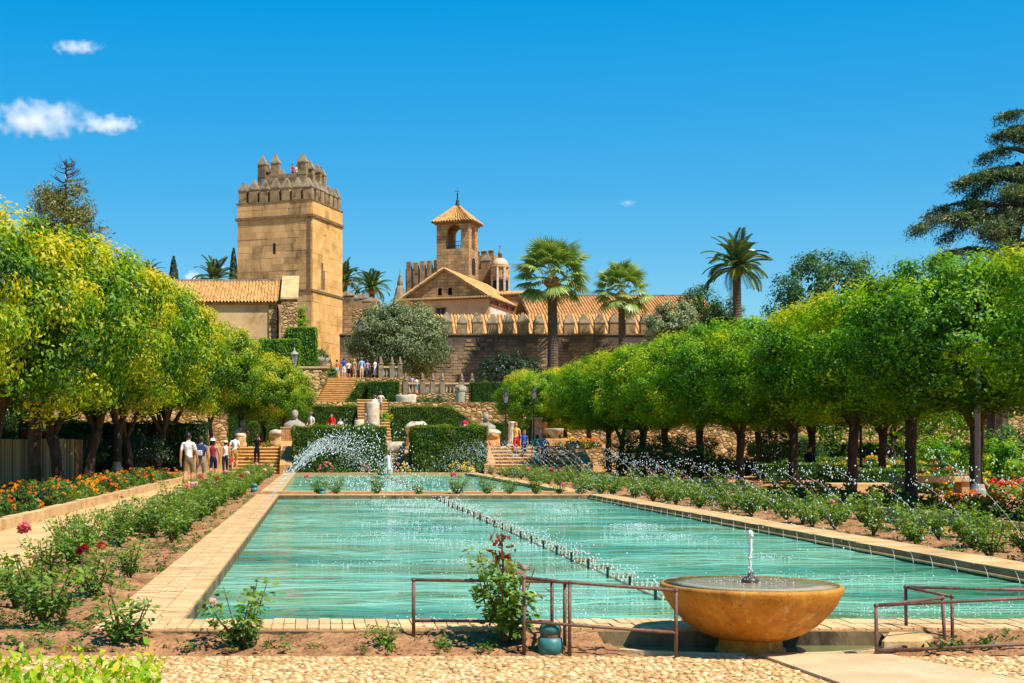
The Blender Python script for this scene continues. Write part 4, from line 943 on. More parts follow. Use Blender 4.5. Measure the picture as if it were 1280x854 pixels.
roof_tiles(lo, (-3.6, -.2, gz(368, 172)), (1.2, -.2, gz(368, 172)), (1.2, 3, gz(361, 172)), (-3.6, 3, gz(361, 172)), 14, 4, M_TILE)
o = MB().lathe([(.9, -14), (.9, 0), (1.0, 1.0), (.55, 3.0), (.35, 3.4), (.4, 3.6), (.2, 4.6), (.06, 5.0), (.02, 5.6)], 8, (0, 0, 0)).build('church_pinnacle', M_CAPST)
o.location = (gx(500, 184), 184, gz(390, 184)); tag(o, 'slim pointed pinnacle standing beside the ruined keep', 'pinnacle')
# ------------------------------------------------------------------ trees and plants
def sphere_dirs(n, g): 
    v = g.normal(0, 1, (n, 3)); return unit(v)
def crown_leaves(seed, n_clump, per, rx, ry, rz, power=2.0, clump_r=.42, size=.10, bottom=-.9, yellow=.5, inner=1500, lift=1.0, hang=0.0, aspect=.48, rough_=.22):
    """leaf clumps over a (super)ellipsoid; returns points, normals, sizes, tints"""
    g = np.random.default_rng(seed)
    d = sphere_dirs(n_clump*2, g); d[:, 2] *= lift
    q = (np.abs(d)**power).sum(1)**(1/power); c = d/q[:, None]
    c = c[c[:, 2] > bottom][:n_clump]; n_clump = len(c)
    rad = g.uniform(1-rough_, 1+rough_*.5, n_clump)[:, None]
    C = c*rad*np.array([rx, ry, rz]); nrm0 = unit(c/np.array([rx, ry, rz]))
    # new growth: bright yellow-green shoots gather in patches, mostly on the outside
    ph = g.uniform(0, 6.3, 6)
    patch = .5+.5*np.sin(C[:, 0]*1.3+ph[0])*np.sin(C[:, 1]*1.2+ph[1])*np.sin(C[:, 2]*1.5+ph[2])
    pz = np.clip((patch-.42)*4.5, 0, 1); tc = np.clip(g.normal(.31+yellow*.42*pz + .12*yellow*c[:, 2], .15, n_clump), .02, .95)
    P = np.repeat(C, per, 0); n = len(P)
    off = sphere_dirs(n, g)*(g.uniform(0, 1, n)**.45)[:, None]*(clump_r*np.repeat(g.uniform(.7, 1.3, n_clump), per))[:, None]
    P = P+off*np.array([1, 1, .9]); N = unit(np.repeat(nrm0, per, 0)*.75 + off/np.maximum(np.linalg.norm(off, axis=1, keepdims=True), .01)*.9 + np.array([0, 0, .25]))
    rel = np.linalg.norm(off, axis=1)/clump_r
    T = np.repeat(tc, per) + g.normal(0, .05, n) + .30*(rel-.75) + .16*off[:, 2]/clump_r; sz = np.full(n, size)    # young tips palest; inner and lower leaves darkened as painted clump shade
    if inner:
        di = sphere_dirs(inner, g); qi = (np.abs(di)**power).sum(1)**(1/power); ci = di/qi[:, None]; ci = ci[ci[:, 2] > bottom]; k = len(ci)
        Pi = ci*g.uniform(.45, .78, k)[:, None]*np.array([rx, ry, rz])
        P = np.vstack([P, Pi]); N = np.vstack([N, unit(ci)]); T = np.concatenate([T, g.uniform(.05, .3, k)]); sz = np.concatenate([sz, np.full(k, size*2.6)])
    ax = np.tile(np.array([[0, 0, -1.0]]), (len(P), 1))
    return P, N, sz, T, ax
def crown_mesh(name, mat, seed, hang=.35, aspect=.48, **k):
    P, N, sz, T, ax = crown_leaves(seed, **k)
    V, Q = leaves(P, N, sz, aspect=aspect, axis=ax, axis_w=hang, g=np.random.default_rng(seed+1))
    return np_mesh(name, V, Q, mat, np.repeat(T, 4))
def trunk_mesh(seed, h, r0, spread, limbs=4, up=1.6, mat=M_BARK, lean=.15, fork=None):
    g = random.Random(seed); m = MB(); fx, fy = g.uniform(-lean, lean), g.uniform(-lean, lean); fork = fork or h*.72
    pts = [(fx*t+.03*math.sin(9*t+seed), fy*t+.03*math.cos(7*t+seed), fork*t) for t in (0, .12, .3, .55, .8, 1)]
    m.tube([(0, 0, -.12)]+pts, [r0*1.55, r0*1.35, r0*1.1, r0, r0*.95, r0*.98, r0*1.02], 10)
    top = Vector(pts[-1])
    for k in range(limbs):
        a = 2*math.pi*(k+g.uniform(-.25, .25))/limbs; s = spread*g.uniform(.6, 1.1); zz = h-fork+up*g.uniform(.6, 1.1)
        e = top + Vector((math.cos(a)*s, math.sin(a)*s, zz)); mid = top.lerp(e, .45) + Vector((math.cos(a)*s*.12, math.sin(a)*s*.12, zz*.02))
        m.tube([top - Vector((0, 0, .12)), mid, e], [r0*.68, r0*.48, r0*.2], 7)
        for j in range(2):
            b = a+g.uniform(-.9, .9); e2 = mid+Vector((math.cos(b)*s*.7, math.sin(b)*s*.7, zz*g.uniform(.4, .9))); m.tube([mid, e2], [r0*.34, r0*.1], 5)
    return m.mesh('trunk', mat, True)
# right-hand grove: clipped crowns, flat underneath
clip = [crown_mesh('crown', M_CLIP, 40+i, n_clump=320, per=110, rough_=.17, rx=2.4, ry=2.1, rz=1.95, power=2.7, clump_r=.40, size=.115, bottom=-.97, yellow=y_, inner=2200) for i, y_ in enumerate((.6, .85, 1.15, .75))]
clip_tr = [trunk_mesh(60+i, 2.4, .135, .8, 3+i % 2, 1.2, M_WETBARK, .07, fork=1.75+.1*i) for i in range(4)]
def clip_tree(x, y, v, s, zc=3.85, base=0, label=None, group='clipped orange trees in the grove'):
    t = empty('orange_tree', (x, y, base), rnd.uniform(-.25, .25)+rnd.choice((0, math.pi)), label or 'clipped orange tree with flat-bottomed crown in the row beside the pool', 'tree', group)
    obj('trunk', clip_tr[v % 4], t, sc=(1, 1, 1)); obj('crown', clip[v % 4], t, (0, 0, zc), None, s); return t
LF = 'clipped flat-bottomed orange tree in the row bordering the shaded path'
LB = 'clipped orange tree in the rear row behind the path-side row'
for i, (x, y, s) in enumerate([(14.2, 24.4, .80), (14.0, 30.2, .78), (14.3, 34.2, .75), (14.6, 38.8, .77), (14.5, 43.2, .78), (14.3, 48.0, .80), (14.2, 52.6, .81), (14.1, 57.2, .82), (14.2, 61.8, .83), (14.2, 66.2, .83), (14.6, 71.0, .84)]):
    v_ = (i*3+1) % 4; clip_tree(x, y, v_, (.98, 1.0, s), 3.62+.02*(i % 3)+.025*i, 0, LF + (', mostly deep green', ', half in yellow-green growth', ', bright with yellow shoots', ', with scattered yellow shoots')[v_])
for i, (x, y) in enumerate([(19.5, 49), (19.6, 56.2), (19.5, 62.5)]):
    clip_tree(x, y, i % 4, (1, 1.02, .8), 3.7, 0, LB, 'orange trees of the rear row')
LU = 'clipped yellow-green orange tree on the lower terrace beside a lamp post'
for i, (x, y, s) in enumerate([(gx(664, 88), 88, .8), (gx(706, 90), 90, .9), (gx(735, 84), 84, .9)]):
    clip_tree(x, y, 2, s, 3.0, Z1, LU, 'orange trees on the lower terrace')
# left-hand row: taller, fuller crowns with much yellow new growth
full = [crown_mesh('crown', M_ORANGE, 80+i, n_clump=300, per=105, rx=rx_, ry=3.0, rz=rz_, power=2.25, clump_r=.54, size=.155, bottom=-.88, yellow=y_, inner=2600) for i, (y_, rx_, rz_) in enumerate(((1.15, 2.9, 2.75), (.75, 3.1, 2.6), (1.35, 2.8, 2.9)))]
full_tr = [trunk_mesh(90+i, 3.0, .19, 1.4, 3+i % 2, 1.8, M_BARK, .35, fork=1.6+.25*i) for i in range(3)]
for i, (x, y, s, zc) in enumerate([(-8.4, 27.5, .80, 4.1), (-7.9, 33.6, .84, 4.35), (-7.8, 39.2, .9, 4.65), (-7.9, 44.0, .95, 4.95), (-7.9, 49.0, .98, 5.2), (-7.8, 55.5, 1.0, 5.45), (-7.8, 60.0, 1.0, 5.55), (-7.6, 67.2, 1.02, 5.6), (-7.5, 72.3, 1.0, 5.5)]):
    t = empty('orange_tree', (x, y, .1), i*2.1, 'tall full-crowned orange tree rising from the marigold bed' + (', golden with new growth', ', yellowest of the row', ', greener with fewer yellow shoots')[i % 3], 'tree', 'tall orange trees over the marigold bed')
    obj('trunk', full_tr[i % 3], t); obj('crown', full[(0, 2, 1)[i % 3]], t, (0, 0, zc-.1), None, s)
for i, (x, y, s, zc) in enumerate([(gx(328, 80), 80, .68, 3.3), (gx(350, 84), 84, .6, 3.0), (gx(300, 84), 84, .72, 3.6), (-5.5, 75.5, .82, 4.25)]):
    t = empty('orange_tree', (x, y, Z1), i*2.1, 'rounded orange tree on the lower terrace near the stone bust', 'tree', 'rounded orange trees on the lower terrace')
    obj('trunk', full_tr[i % 3], t, None, None, (.6, .6, .75)); obj('crown', full[1], t, (0, 0, zc), None, s)
for i, (x, y, s, zc) in enumerate([(-13.5, 44, .95, 4.6), (-14, 53, 1.0, 4.8), (-14.5, 63, 1.0, 5.0), (-13, 74, .9, 5.2)]):
    t = empty('orange_tree', (x, y, .0), i*1.7, 'orange tree of the second row behind the cane screen', 'tree', 'orange trees behind the cane screen')
    obj('trunk', full_tr[i % 3], t); obj('crown', full[1], t, (0, 0, zc), None, s)

# generic loose tree / shrub built from clumps
def bush(name, label, cat, loc, mat, rx, ry, rz, seed, clumps=60, per=70, size=.12, clump_r=.35, zc=None, power=2.0, yellow=.3, stem=True, group=None, bottom=-.8, trunk_h=None, hang=.2, inner=400, aspect=.48, tr=.12):
    t = empty(name, loc, 0, label, cat, group); zc = rz*.95 if zc is None else zc
    me = crown_mesh('foliage', mat, seed, n_clump=clumps, per=per, rx=rx, ry=ry, rz=rz, power=power, clump_r=clump_r, size=size, bottom=bottom, yellow=yellow, inner=inner, hang=hang, aspect=aspect)
    if trunk_h: obj('trunk', trunk_mesh(seed, trunk_h, tr, rx*.5, 4, rz*.7, M_BARK), t); obj('crown', me, t, (0, 0, zc))
    elif stem:
        m = MB()
        for k in range(5):
            a = 2*math.pi*k/5; m.tube([(0, 0, -.1), (math.cos(a)*rx*.3, math.sin(a)*ry*.3, zc*.6), (math.cos(a)*rx*.6, math.sin(a)*ry*.6, zc*1.1)], [.05*rz, .035*rz, .01], 5)
        m.build('stem', M_BARK, t); obj('foliage', me, t, (0, 0, zc))
    else: obj('foliage', me, t, (0, 0, zc))
    return t
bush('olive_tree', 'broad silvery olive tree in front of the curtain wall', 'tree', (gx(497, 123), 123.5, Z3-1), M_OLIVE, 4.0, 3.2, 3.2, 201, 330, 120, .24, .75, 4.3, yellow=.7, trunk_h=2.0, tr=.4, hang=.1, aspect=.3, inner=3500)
bush('evergreen_shrub', 'big dark evergreen shrub against the curtain wall foot', 'shrub', (gx(640, 122), 123, Z3B-1), M_DARKTREE, 2.7, 2.4, 2.1, 202, 120, 80, .19, .5, 2.6, yellow=.2)
bush('round_tree', 'broad green tree crown rising behind the clipped grove', 'tree', (gx(1035, 110), 110, 0), M_MIDTREE, 4.2, 4, 4.6, 203, 200, 90, .24, .8, 11.4, yellow=.9, trunk_h=8, tr=.4)
bush('round_tree', 'smaller green tree crown next to the cedar', 'tree', (gx(1122, 112), 112, 0), M_MIDTREE, 2.2, 2.2, 3.2, 204, 100, 80, .22, .7, 11.2, yellow=.7, trunk_h=8, tr=.35)
bush('garden_tree', 'loose olive-green tree against the tiled range', 'tree', (gx(842, 122), 122, Z3B), M_OLIVE, 2.3, 2.0, 2.4, 205, 110, 80, .2, .5, 5.6, yellow=1.1, trunk_h=3.4, tr=.15)
bush('garden_tree', 'slim feathery tree topping the curtain wall', 'tree', (gx(872, 124), 124, Z3B), M_GREEN, 1.9, 1.8, 2.9, 206, 70, 70, .2, .6, 6.6, yellow=.1, trunk_h=3.6, tr=.12)
bush('garden_tree', 'small green tree between the tiled range and date palm', 'tree', (gx(903, 118), 118, Z3B), M_MIDTREE, 1.6, 1.6, 2.2, 207, 60, 70, .2, .5, 5.6, yellow=.9, trunk_h=3, tr=.12)
bush('garden_tree', 'dark leafy tree behind the rear grove row', 'tree', (34, 84, 0), M_CLIP, 6, 5, 4, 208, 120, 80, .3, 1.0, 4.6, yellow=.4, trunk_h=2.5, tr=.3)
# small shrubs of the great stair and wall foot
bush('green_shrub', 'bright green climber beside the outbuilding gable', 'shrub', (gx(375, 112.5), 112.5, Z3-2.3), M_CLIP, .6, .6, 2.6, 209, 40, 60, .14, .3, 5.3, yellow=.5)
for i, (px, py, D, r_, mat, lab) in enumerate([(532, 503, 116, .9, M_GREEN, 'leafy green shrub below the lower balustrade'), (549, 500, 116.4, .8, M_OLIVE, 'brownish shrub below the lower balustrade'), (523, 503, 116, .7, M_GREEN, 'pale green shrub next to the marble drum'), (413, 463, 118.2, .7, M_GREEN, 'small bright shrub at the head of the great stair'), (462, 541, 84, .55, M_GREEN, 'low yellow-green shrub at the foot of the narrow stair'), (478, 519, 88.5, .5, M_CLIP, 'low yellow-green shrub beside the narrow stair')]):
    bush('low_shrub', lab, 'shrub', (gx(px, D), D, gz(py, D)-r_*.9), mat, r_, r_*.8, r_*.75, 220+i, 30, 50, .09, .2, r_*.6, yellow=.6)
# sparse old conifer on the left
cf = empty('old_conifer', (gx(82, 92), 92, 0), .3, 'sparse old conifer with bare twiggy top above the orange trees', 'tree'); zt = gz(200, 92)
m = MB(); m.tube([(0, 0, -.2), (.1, 0, 7), (-.1, 0, 13), (.05, 0, zt)], [.4, .3, .16, .03], 8)
g = random.Random(5); Pn = []; Tn = []
for k in range(120):
    z = 9.5 + (zt-9.6)*(k/120)**.9; L_ = math.sin(math.pi*min(1, .25+.72*(z-9.5)/(zt-9.5)))*2.6+.4; a = g.uniform(0, 6.3); L_ *= g.uniform(.5, 1.1)
    e = Vector((math.cos(a)*L_, math.sin(a)*L_, z+L_*g.uniform(.0, .45))); b = Vector((0, 0, z)); m.tube([b, b.lerp(e, .5)+Vector((0, 0, -.05)), e], [.05, .03, .012], 4, False)
    for j in range(4):
        q = b.lerp(e, g.uniform(.4, 1)); m.tube([q, q+Vector((g.uniform(-.4, .4), g.uniform(-.4, .4), g.uniform(.05, .5)))], [.016, .008], 3, False)
    if z < zt-2.2:
        for j in range(int(9)):
            q = b.lerp(e, g.uniform(.35, 1.0)); Pn += [(q.x+g.gauss(0, .3), q.y+g.gauss(0, .3), q.z+g.gauss(0, .3)) for _ in range(14)]; Tn += [g.uniform(.2, .95)]*14
m.build('trunk', M_BARK, cf)
Pn = np.array(Pn); obj('crown', leaf_mesh('crown', Pn, sphere_dirs(len(Pn), rng), np.full(len(Pn), .36), M_PINE, np.array(Tn), aspect=.22), cf)
# cypress spires
def cypress(label, px, pytop, D, w, zb):
    zt = gz(pytop, D); hgt = zt-zb; t = empty('cypress', (gx(px, D), D, zb), 0, label, 'tree'); n = 5200; g = np.random.default_rng(int(px))
    u = g.uniform(0, 1, n)**.8; rr = w*np.sin(np.pi*np.clip(u*.93+.07, 0, 1))**.55*(1-u*.55)*g.uniform(.75, 1.05, n); a = g.uniform(0, 6.3, n)
    P = np.stack([rr*np.cos(a), rr*np.sin(a), u*hgt], 1); N = np.stack([np.cos(a), np.sin(a), .4*np.ones(n)], 1)
    obj('foliage', leaf_mesh('foliage', P, N, np.full(n, .42), M_DARKTREE, g.uniform(.1, .8, n), aspect=.35, axis=np.tile([[0, 0, 1.]], (n, 1)), axis_w=.6), t)
    MB().tube([(0, 0, -.3), (0, 0, hgt*.9)], [w*.2, .03], 6).build('trunk', M_BARK, t)
cypress('pointed dark cypress above the outbuilding roof', 217, 322, 150, 1.0, 12); cypress('slim dark cypress touching the tower', 292, 312, 148, .75, 12)
# cedar with spreading tiers on the right
cd = empty('cedar_tree', (gx(1246, 72), 72, 0), 0, 'huge dark cedar with drooping tiered branches', 'tree'); g = random.Random(12)
m = MB().tube([(0, 0, -.3), (.1, 0, 5), (.5, 0, 10), (1.4, 0, 15), (2.3, 0, 18.8)], [.55, .48, .38, .25, .05], 9); Pn = []; Nn = []; Tn = []
def tier(z, x0, ang, L_, drop, rise=.3):
    b = Vector((x0, 0, z)); d = Vector((math.cos(ang), math.sin(ang), 0)); s = Vector((-d.y, d.x, 0))
    pts = [b + d*L_*t + Vector((0, 0, rise*L_*t*(1-t)*1.6 - drop*t*t)) for t in (0, .25, .5, .75, 1)]; m.tube(pts, [.16, .11, .08, .05, .02], 5, False)
    for k in range(int(20*L_)):
        t = g.uniform(.18, 1)**.75; w = (.35+.65*math.sin(math.pi*min(1, t*.85+.1)))*L_*.26; o = g.gauss(0, .5)*w
        q = b + d*L_*t + s*o + Vector((0, 0, rise*L_*t*(1-t)*1.6 - drop*t*t - abs(o)*.15 + g.uniform(-.05, .12))); tt = g.uniform(.25, .95)
        for j in range(20):
            dz = -abs(g.gauss(0, .28)); Pn.append((q.x+g.gauss(0, .17), q.y+g.gauss(0, .17), q.z+dz)); Nn.append((g.gauss(0, .6), g.gauss(0, .6), 1)); Tn.append(tt + dz*.9)
for z, x0, L_ in ((9.6, .3, 4.0), (10.9, .4, 4.3), (12.3, .5, 5.3), (12.9, .6, 4.2), (14.5, .9, 3.5), (15.3, 1.1, 3.3), (16.9, 1.5, 2.3), (18.0, 1.8, 1.8)):
    for k in range(6):
        ang = math.pi + (k-0)*math.pi/3 + g.uniform(-.3, .3); tier(z+g.uniform(-.7, .7), x0, ang, L_*(1 if k == 0 else g.uniform(.55, .9)), L_*g.uniform(.05, .16))
m.build('trunk', M_BARK, cd); Pn, Nn = np.array(Pn), np.array(Nn)
obj('crown', leaf_mesh('crown', Pn, Nn, np.full(len(Pn), .28), M_CEDAR, np.array(Tn), aspect=.16, axis=np.tile([[0, 0, -1.]], (len(Pn), 1)), axis_w=.35), cd)

# palms ------------------------------------------------------------
def fan_frond(seed, L_=1.5, stalk=1.0):
    """stalk and a pleated fan whose finger tips hang; grows along +X from the trunk"""
    g = np.random.default_rng(seed); V = []; Q = []; T = []
    V += [(0, -.03, 0), (0, .03, 0), (stalk, .02, .05), (stalk, -.02, .05)]; Q.append((0, 1, 2, 3)); T += [.7]*4
    n = 30
    for k in range(n):
        a = (k-(n-1)/2)/(n-1)*R(230); l = L_*(1-.25*abs(a)/2)*g.uniform(.9, 1.05); w = .055; tt = g.uniform(.3, .75)
        d = np.array([math.cos(a), math.sin(a), 0]); s = np.array([-d[1], d[0], 0]); zf = .03*(-1)**k; b = len(V); o = np.array([stalk, 0, .05])
        for t, ww, dz in ((0, .25, 0), (.45, 1, -.02), (.75, .7, -.16), (1.0, .12, -.26+g.uniform(-.12, .1))):
            c = o+d*l*t*(1-.12*t*t)+np.array([0, 0, dz*L_ + zf*t]); V += [c-s*w*ww, c+s*w*ww]; T += [tt+.2*t]*2
        for q in range(3): Q.append((b+2*q, b+2*q+1, b+2*q+3, b+2*q+2))
    return np_mesh('frond', np.array(V), np.array(Q), M_FAN, np.array(T))
def pinnate_frond(seed, L_=3.0, droop=.5):
    g = np.random.default_rng(seed); V = []; Q = []; T = []
    def pos(t): return np.array([L_*t*(1-.25*droop*t*t), 0, L_*(.42*t - droop*.95*t*t)])
    ts = np.linspace(0, 1, 9)
    for i in range(8):
        b = len(V); p, q = pos(ts[i]), pos(ts[i+1]); w = .05*(1-ts[i])+.012
        V += [p+[0, -w, 0], p+[0, w, 0], q+[0, w*.85, 0], q+[0, -w*.85, 0]]; Q.append((b, b+1, b+2, b+3)); T += [.85]*4
    for t in np.linspace(.1, .99, 46):
        for s in (-1, 1):
            p = pos(t); l = L_*.21*(math.sin(math.pi*min(1, t*.8+.12)))**.6*g.uniform(.85, 1.1); d = np.array([.55, s*.75, .30 - .55*t - .15]); d /= np.linalg.norm(d); b = len(V); e = p+d*l; mid = p+d*l*.5+[0, 0, .03]; w = np.array([.035, 0, .012])
            V += [p, mid-w, e, mid+w]; Q.append((b, b+1, b+2, b+3)); T += [g.uniform(.2, .7)]*4
    return np_mesh('frond', np.array(V), np.array(Q), M_DATE, np.array(T))
fanv = [fan_frond(i, 1.35, 1.75) for i in range(4)]; pinv = [pinnate_frond(i, 3.0, .45+.15*i) for i in range(3)]
def palm(name, label, px, D, zb, ztop, r, kind, s, n, boss=.3, group=None):
    t = empty(name, (gx(px, D), D, zb), 0, label, 'palm', group); hgt = ztop-zb; m = MB()
    zs = [0]; 
    while zs[-1] < hgt: zs.append(zs[-1]+.22)
    pts = []; rr = []
    for z in zs:
        f = z/hgt; base = r*(1.25-.35*f) if f > .06 else r*(1.5); pts += [(.04*math.sin(z*.4), 0, z-.08), (.04*math.sin(z*.4), 0, z+.12)]; rr += [base*1.04, base*.95]
    m.tube(pts, rr, 12); m.build('trunk', M_PALMTRUNK, t)
    MB().lathe([(r*.9, -.6*s), (r*1.5+boss*.5, -.25*s), (r*1.3+boss*.4, .05*s), (r*.6, .3*s)], 12, (0, 0, hgt)).build('crown_boss', mottled('palm_boss_'+str(px), srgb('#6b4a2c'), srgb('#a07a44'), 5, .9, .6), t)
    g = random.Random(px)
    for k in range(n):
        f = (k+.5)/n; el = R(82)-R(122 if kind == 'fan' else 118)*f**(1.2 if kind == 'fan' else .9); az = k*2.39996+g.uniform(-.2, .2)
        me = g.choice(fanv if kind == 'fan' else pinv); o = obj('frond', me, t, (0, 0, hgt+.1*s), None, s*g.uniform(.85, 1.1))
        o.rotation_euler = (g.uniform(-.3, .3), -el, az)
    return t
palm('fan_palm', 'tall fan palm with thick trunk before the curtain wall', 690.5, 125, Z3B, gz(350, 125), .42, 'fan', 1.36, 56)
palm('fan_palm', 'shorter fan palm before the curtain wall', 777, 126, Z3B, gz(368, 126), .30, 'fan', 1.05, 46)
palm('date_palm', 'date palm with feathery arching crown above the grove', 921, 112, Z3B, gz(336, 112), .34, 'pin', 1.05, 46)
palm('date_palm', 'feathery palm crown above the outbuilding roof', 268, 146, 9, gz(351, 146), .3, 'pin', .95, 34)
palm('date_palm', 'half-hidden palm crown next to the pointed cypress', 186, 146, 9, gz(347, 146), .3, 'pin', .7, 26)
palm('date_palm', 'palm crown above the stepped rampart', 465, 148, 9, gz(362, 148), .3, 'pin', .85, 34)
palm('date_palm', 'palm crown hidden by the tower', 431, 150, 9, gz(352, 150), .3, 'pin', .85, 30)

# hedges -----------------------------------------------------------
def hedge(name, label, x0, x1, y0, y1, z0, z1, size=.10, dens=210, seed=1, top=None, mat=M_HEDGE, yellow=0, group=None, tbase=.42):
    """clipped hedge: dark core, skin of small leaves; top(x) bends the upper edge"""
    g = np.random.default_rng(seed); t = empty(name, ((x0+x1)/2, (y0+y1)/2, z0), 0, label, 'hedge', group)
    cx, cy = (x0+x1)/2, (y0+y1)/2; lx, ly, lz = x1-x0, y1-y0, z1-z0
    P = []; N = []
    for nrm, area, f in (((0, -1, 0), lx*lz, lambda a, b: (a*lx-lx/2, -ly/2+0*a, b*lz)), ((1, 0, 0), ly*lz, lambda a, b: (lx/2+0*a, a*ly-ly/2, b*lz)), ((-1, 0, 0), ly*lz, lambda a, b: (-lx/2+0*a, a*ly-ly/2, b*lz)), ((0, 0, 1), lx*ly, lambda a, b: (a*lx-lx/2, b*ly-ly/2, lz+0*a)), ((0, 1, 0), lx*lz*.5, lambda a, b: (a*lx-lx/2, ly/2+0*a, b*lz))):
        n = int(area*dens); a, b = g.uniform(0, 1, n), g.uniform(0, 1, n); q = np.stack(f(a, b), 1); P.append(q); N.append(np.tile([nrm], (n, 1)))
    P = np.vstack(P); N = np.vstack(N).astype(float)
    if top: 
        hz = np.array([top(v) for v in (P[:, 0]+lx/2)/lx]); P[:, 2] *= hz
    wob = .05*np.sin(P[:, 0]*5+seed)+.04*np.sin(P[:, 2]*7+P[:, 0]*3)
    P = P + N*(wob+g.normal(0, .035, len(P)))[:, None]
    st = np.sin(P[:, 0]*6.1+seed)*np.sin(P[:, 0]*2.3+P[:, 2]*.5) * .16 + np.sin(P[:, 0]*15+P[:, 2]*1.3)*.07
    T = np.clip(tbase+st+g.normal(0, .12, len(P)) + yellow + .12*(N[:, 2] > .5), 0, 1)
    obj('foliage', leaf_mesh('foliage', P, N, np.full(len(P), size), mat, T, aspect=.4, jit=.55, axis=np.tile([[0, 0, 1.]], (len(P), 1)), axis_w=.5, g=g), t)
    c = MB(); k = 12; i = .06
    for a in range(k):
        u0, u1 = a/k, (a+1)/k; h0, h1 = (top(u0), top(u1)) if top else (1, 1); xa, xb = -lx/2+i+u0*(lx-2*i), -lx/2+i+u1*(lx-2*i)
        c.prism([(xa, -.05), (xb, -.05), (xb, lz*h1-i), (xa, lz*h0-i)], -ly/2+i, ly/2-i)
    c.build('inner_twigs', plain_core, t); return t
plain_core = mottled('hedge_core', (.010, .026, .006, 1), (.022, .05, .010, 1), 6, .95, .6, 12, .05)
hedge('clipped_hedge', 'tall clipped hedge block behind the arching spray at pool end', gx(367, 68.6), gx(481, 68.6), 67.4, 69.4, 0, gz(533, 67.4), seed=1, dens=330, tbase=.55)
hedge('clipped_hedge', 'tall clipped hedge block beside the crowded steps', gx(513, 68.6), gx(606, 68.6), 67.4, 69.4, 0, gz(533, 67.4), seed=2, dens=330, tbase=.58)
hedge('clipped_hedge', 'long clipped hedge behind the people sitting on the ledge', gx(335, 91), gx(447, 91), 90.2, 92, Z1, gz(507, 90.2), seed=3, dens=240, tbase=.52)
hedge('clipped_hedge', 'clipped hedge with a curved descending top beside the narrow stair', gx(488, 90), gx(602, 90), 89.2, 91, Z1, gz(508, 89.2), seed=4, dens=240, top=lambda u: 1 if u < .62 else 1-.62*((u-.62)/.38)**1.3, tbase=.5)
hedge('clipped_hedge', 'dark cube of hedge beside the great stair', gx(460, 104), gx(499, 104), 103.6, 107.5, Z2-1, gz(477, 103.6), seed=5, dens=260, tbase=.25)  # leaf tint lowered: the shaded front is put into the colour
hedge('clipped_hedge', 'sunlit sloping hedge flanking the great stair', gx(428, 105.8), gx(459, 105.8), 105, 108, Z2-1, gz(478, 105), seed=6, dens=260, top=lambda u: .38+.62*min(1, u*1.5), tbase=.62)  # leaf tint raised to paint the sunlit slope
hedge('clipped_hedge', 'clipped hedge wall high beside the outbuilding', gx(323, 108), gx(373, 108), 108, 111, Z2-1, gz(424, 108), seed=7, dens=200, mat=M_CLIP, size=.13, tbase=.45)
hedge('clipped_hedge', 'taller clipped hedge wall nearest the tower door', gx(359, 110.5), gx(395, 110.5), 110.5, 114.5, Z2-1, gz(409, 110.5), seed=8, dens=200, mat=M_CLIP, size=.13, tbase=.42)
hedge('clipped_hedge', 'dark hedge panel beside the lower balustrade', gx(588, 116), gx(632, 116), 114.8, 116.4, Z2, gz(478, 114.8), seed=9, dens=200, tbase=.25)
hedge('clipped_hedge', 'low hedge block beside the stone bust', gx(612, 84), gx(629, 84), 83.4, 84.6, Z1, gz(528, 83.4), seed=10, dens=220)
hedge('clipped_hedge', 'hedge screen behind the upper lamp post', gx(630, 94), gx(700, 94), 93.4, 95, Z1, gz(525, 93.4), seed=11, dens=160, tbase=.3)
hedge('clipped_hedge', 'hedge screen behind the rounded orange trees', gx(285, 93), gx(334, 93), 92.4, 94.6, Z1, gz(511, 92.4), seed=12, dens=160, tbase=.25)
hedge('clipped_hedge', 'narrow clipped hedge pillar behind the camera-holding person', gx(312, 78), gx(322, 78), 77.4, 78.6, Z1, gz(528, 77.4), seed=13, dens=220)
# low box borders and beds of the grove
for i, (x0, x1, y0, y1, z1_) in enumerate([(17.0, 24, 33.5, 34.3, .5), (16.5, 30, 39.5, 40.4, .55), (17.2, 32, 46, 47, .6), (17, 34, 54, 55, .7), (17, 36, 63, 64, .8), (24, 25, 30, 46, .6), (28, 29.2, 34, 60, .8)]):
    hedge('box_border', 'low bright green box border in the flower garden under the grove', x0, x1, y0, y1, 0, z1_, size=.085, dens=190, seed=30+i, mat=M_GREEN, group='box borders of the grove', tbase=.55)
for i, (x, y, r_) in enumerate([(21.5, 44.5, 1.0), (24.5, 51, 1.2), (27, 45, 1.3), (31, 62, 1.6), (26, 60, 1.2), (22.5, 66, 1.2), (34, 52, 1.7)]):
    bush('round_shrub', 'rounded green shrub in the flower garden under the grove', 'shrub', (x, y, 0), (M_CLIP, M_GREEN)[i % 2], r_, r_, r_*.8, 300+i, 50, 60, .10, .25, r_*.7, yellow=.5, group='round shrubs of the grove')
hedge('boundary_hedge', 'green boundary hedge closing the grove', 26, 70, 84, 86, 0, 1.5, size=.2, dens=60, seed=50, mat=M_GREEN, tbase=.5)
hedge('boundary_hedge', 'dark side hedge along the far edge of the grove', 44, 46, 22, 84, 0, 2.2, size=.2, dens=60, seed=51, mat=M_GREEN, tbase=.55)
hedge('boundary_hedge', 'dark leafy hedge behind the tall orange trees', -15.8, -12.8, 46, 90, 0, 2.7, size=.18, dens=70, seed=52, mat=M_DARKTREE, tbase=.6)
hedge('boundary_hedge', 'dark leafy hedge beside the foot of the garden steps', -16, -5.3, 68.6, 70.4, 0, 2.5, size=.15, dens=110, seed=53, mat=M_DARKTREE, tbase=.6)
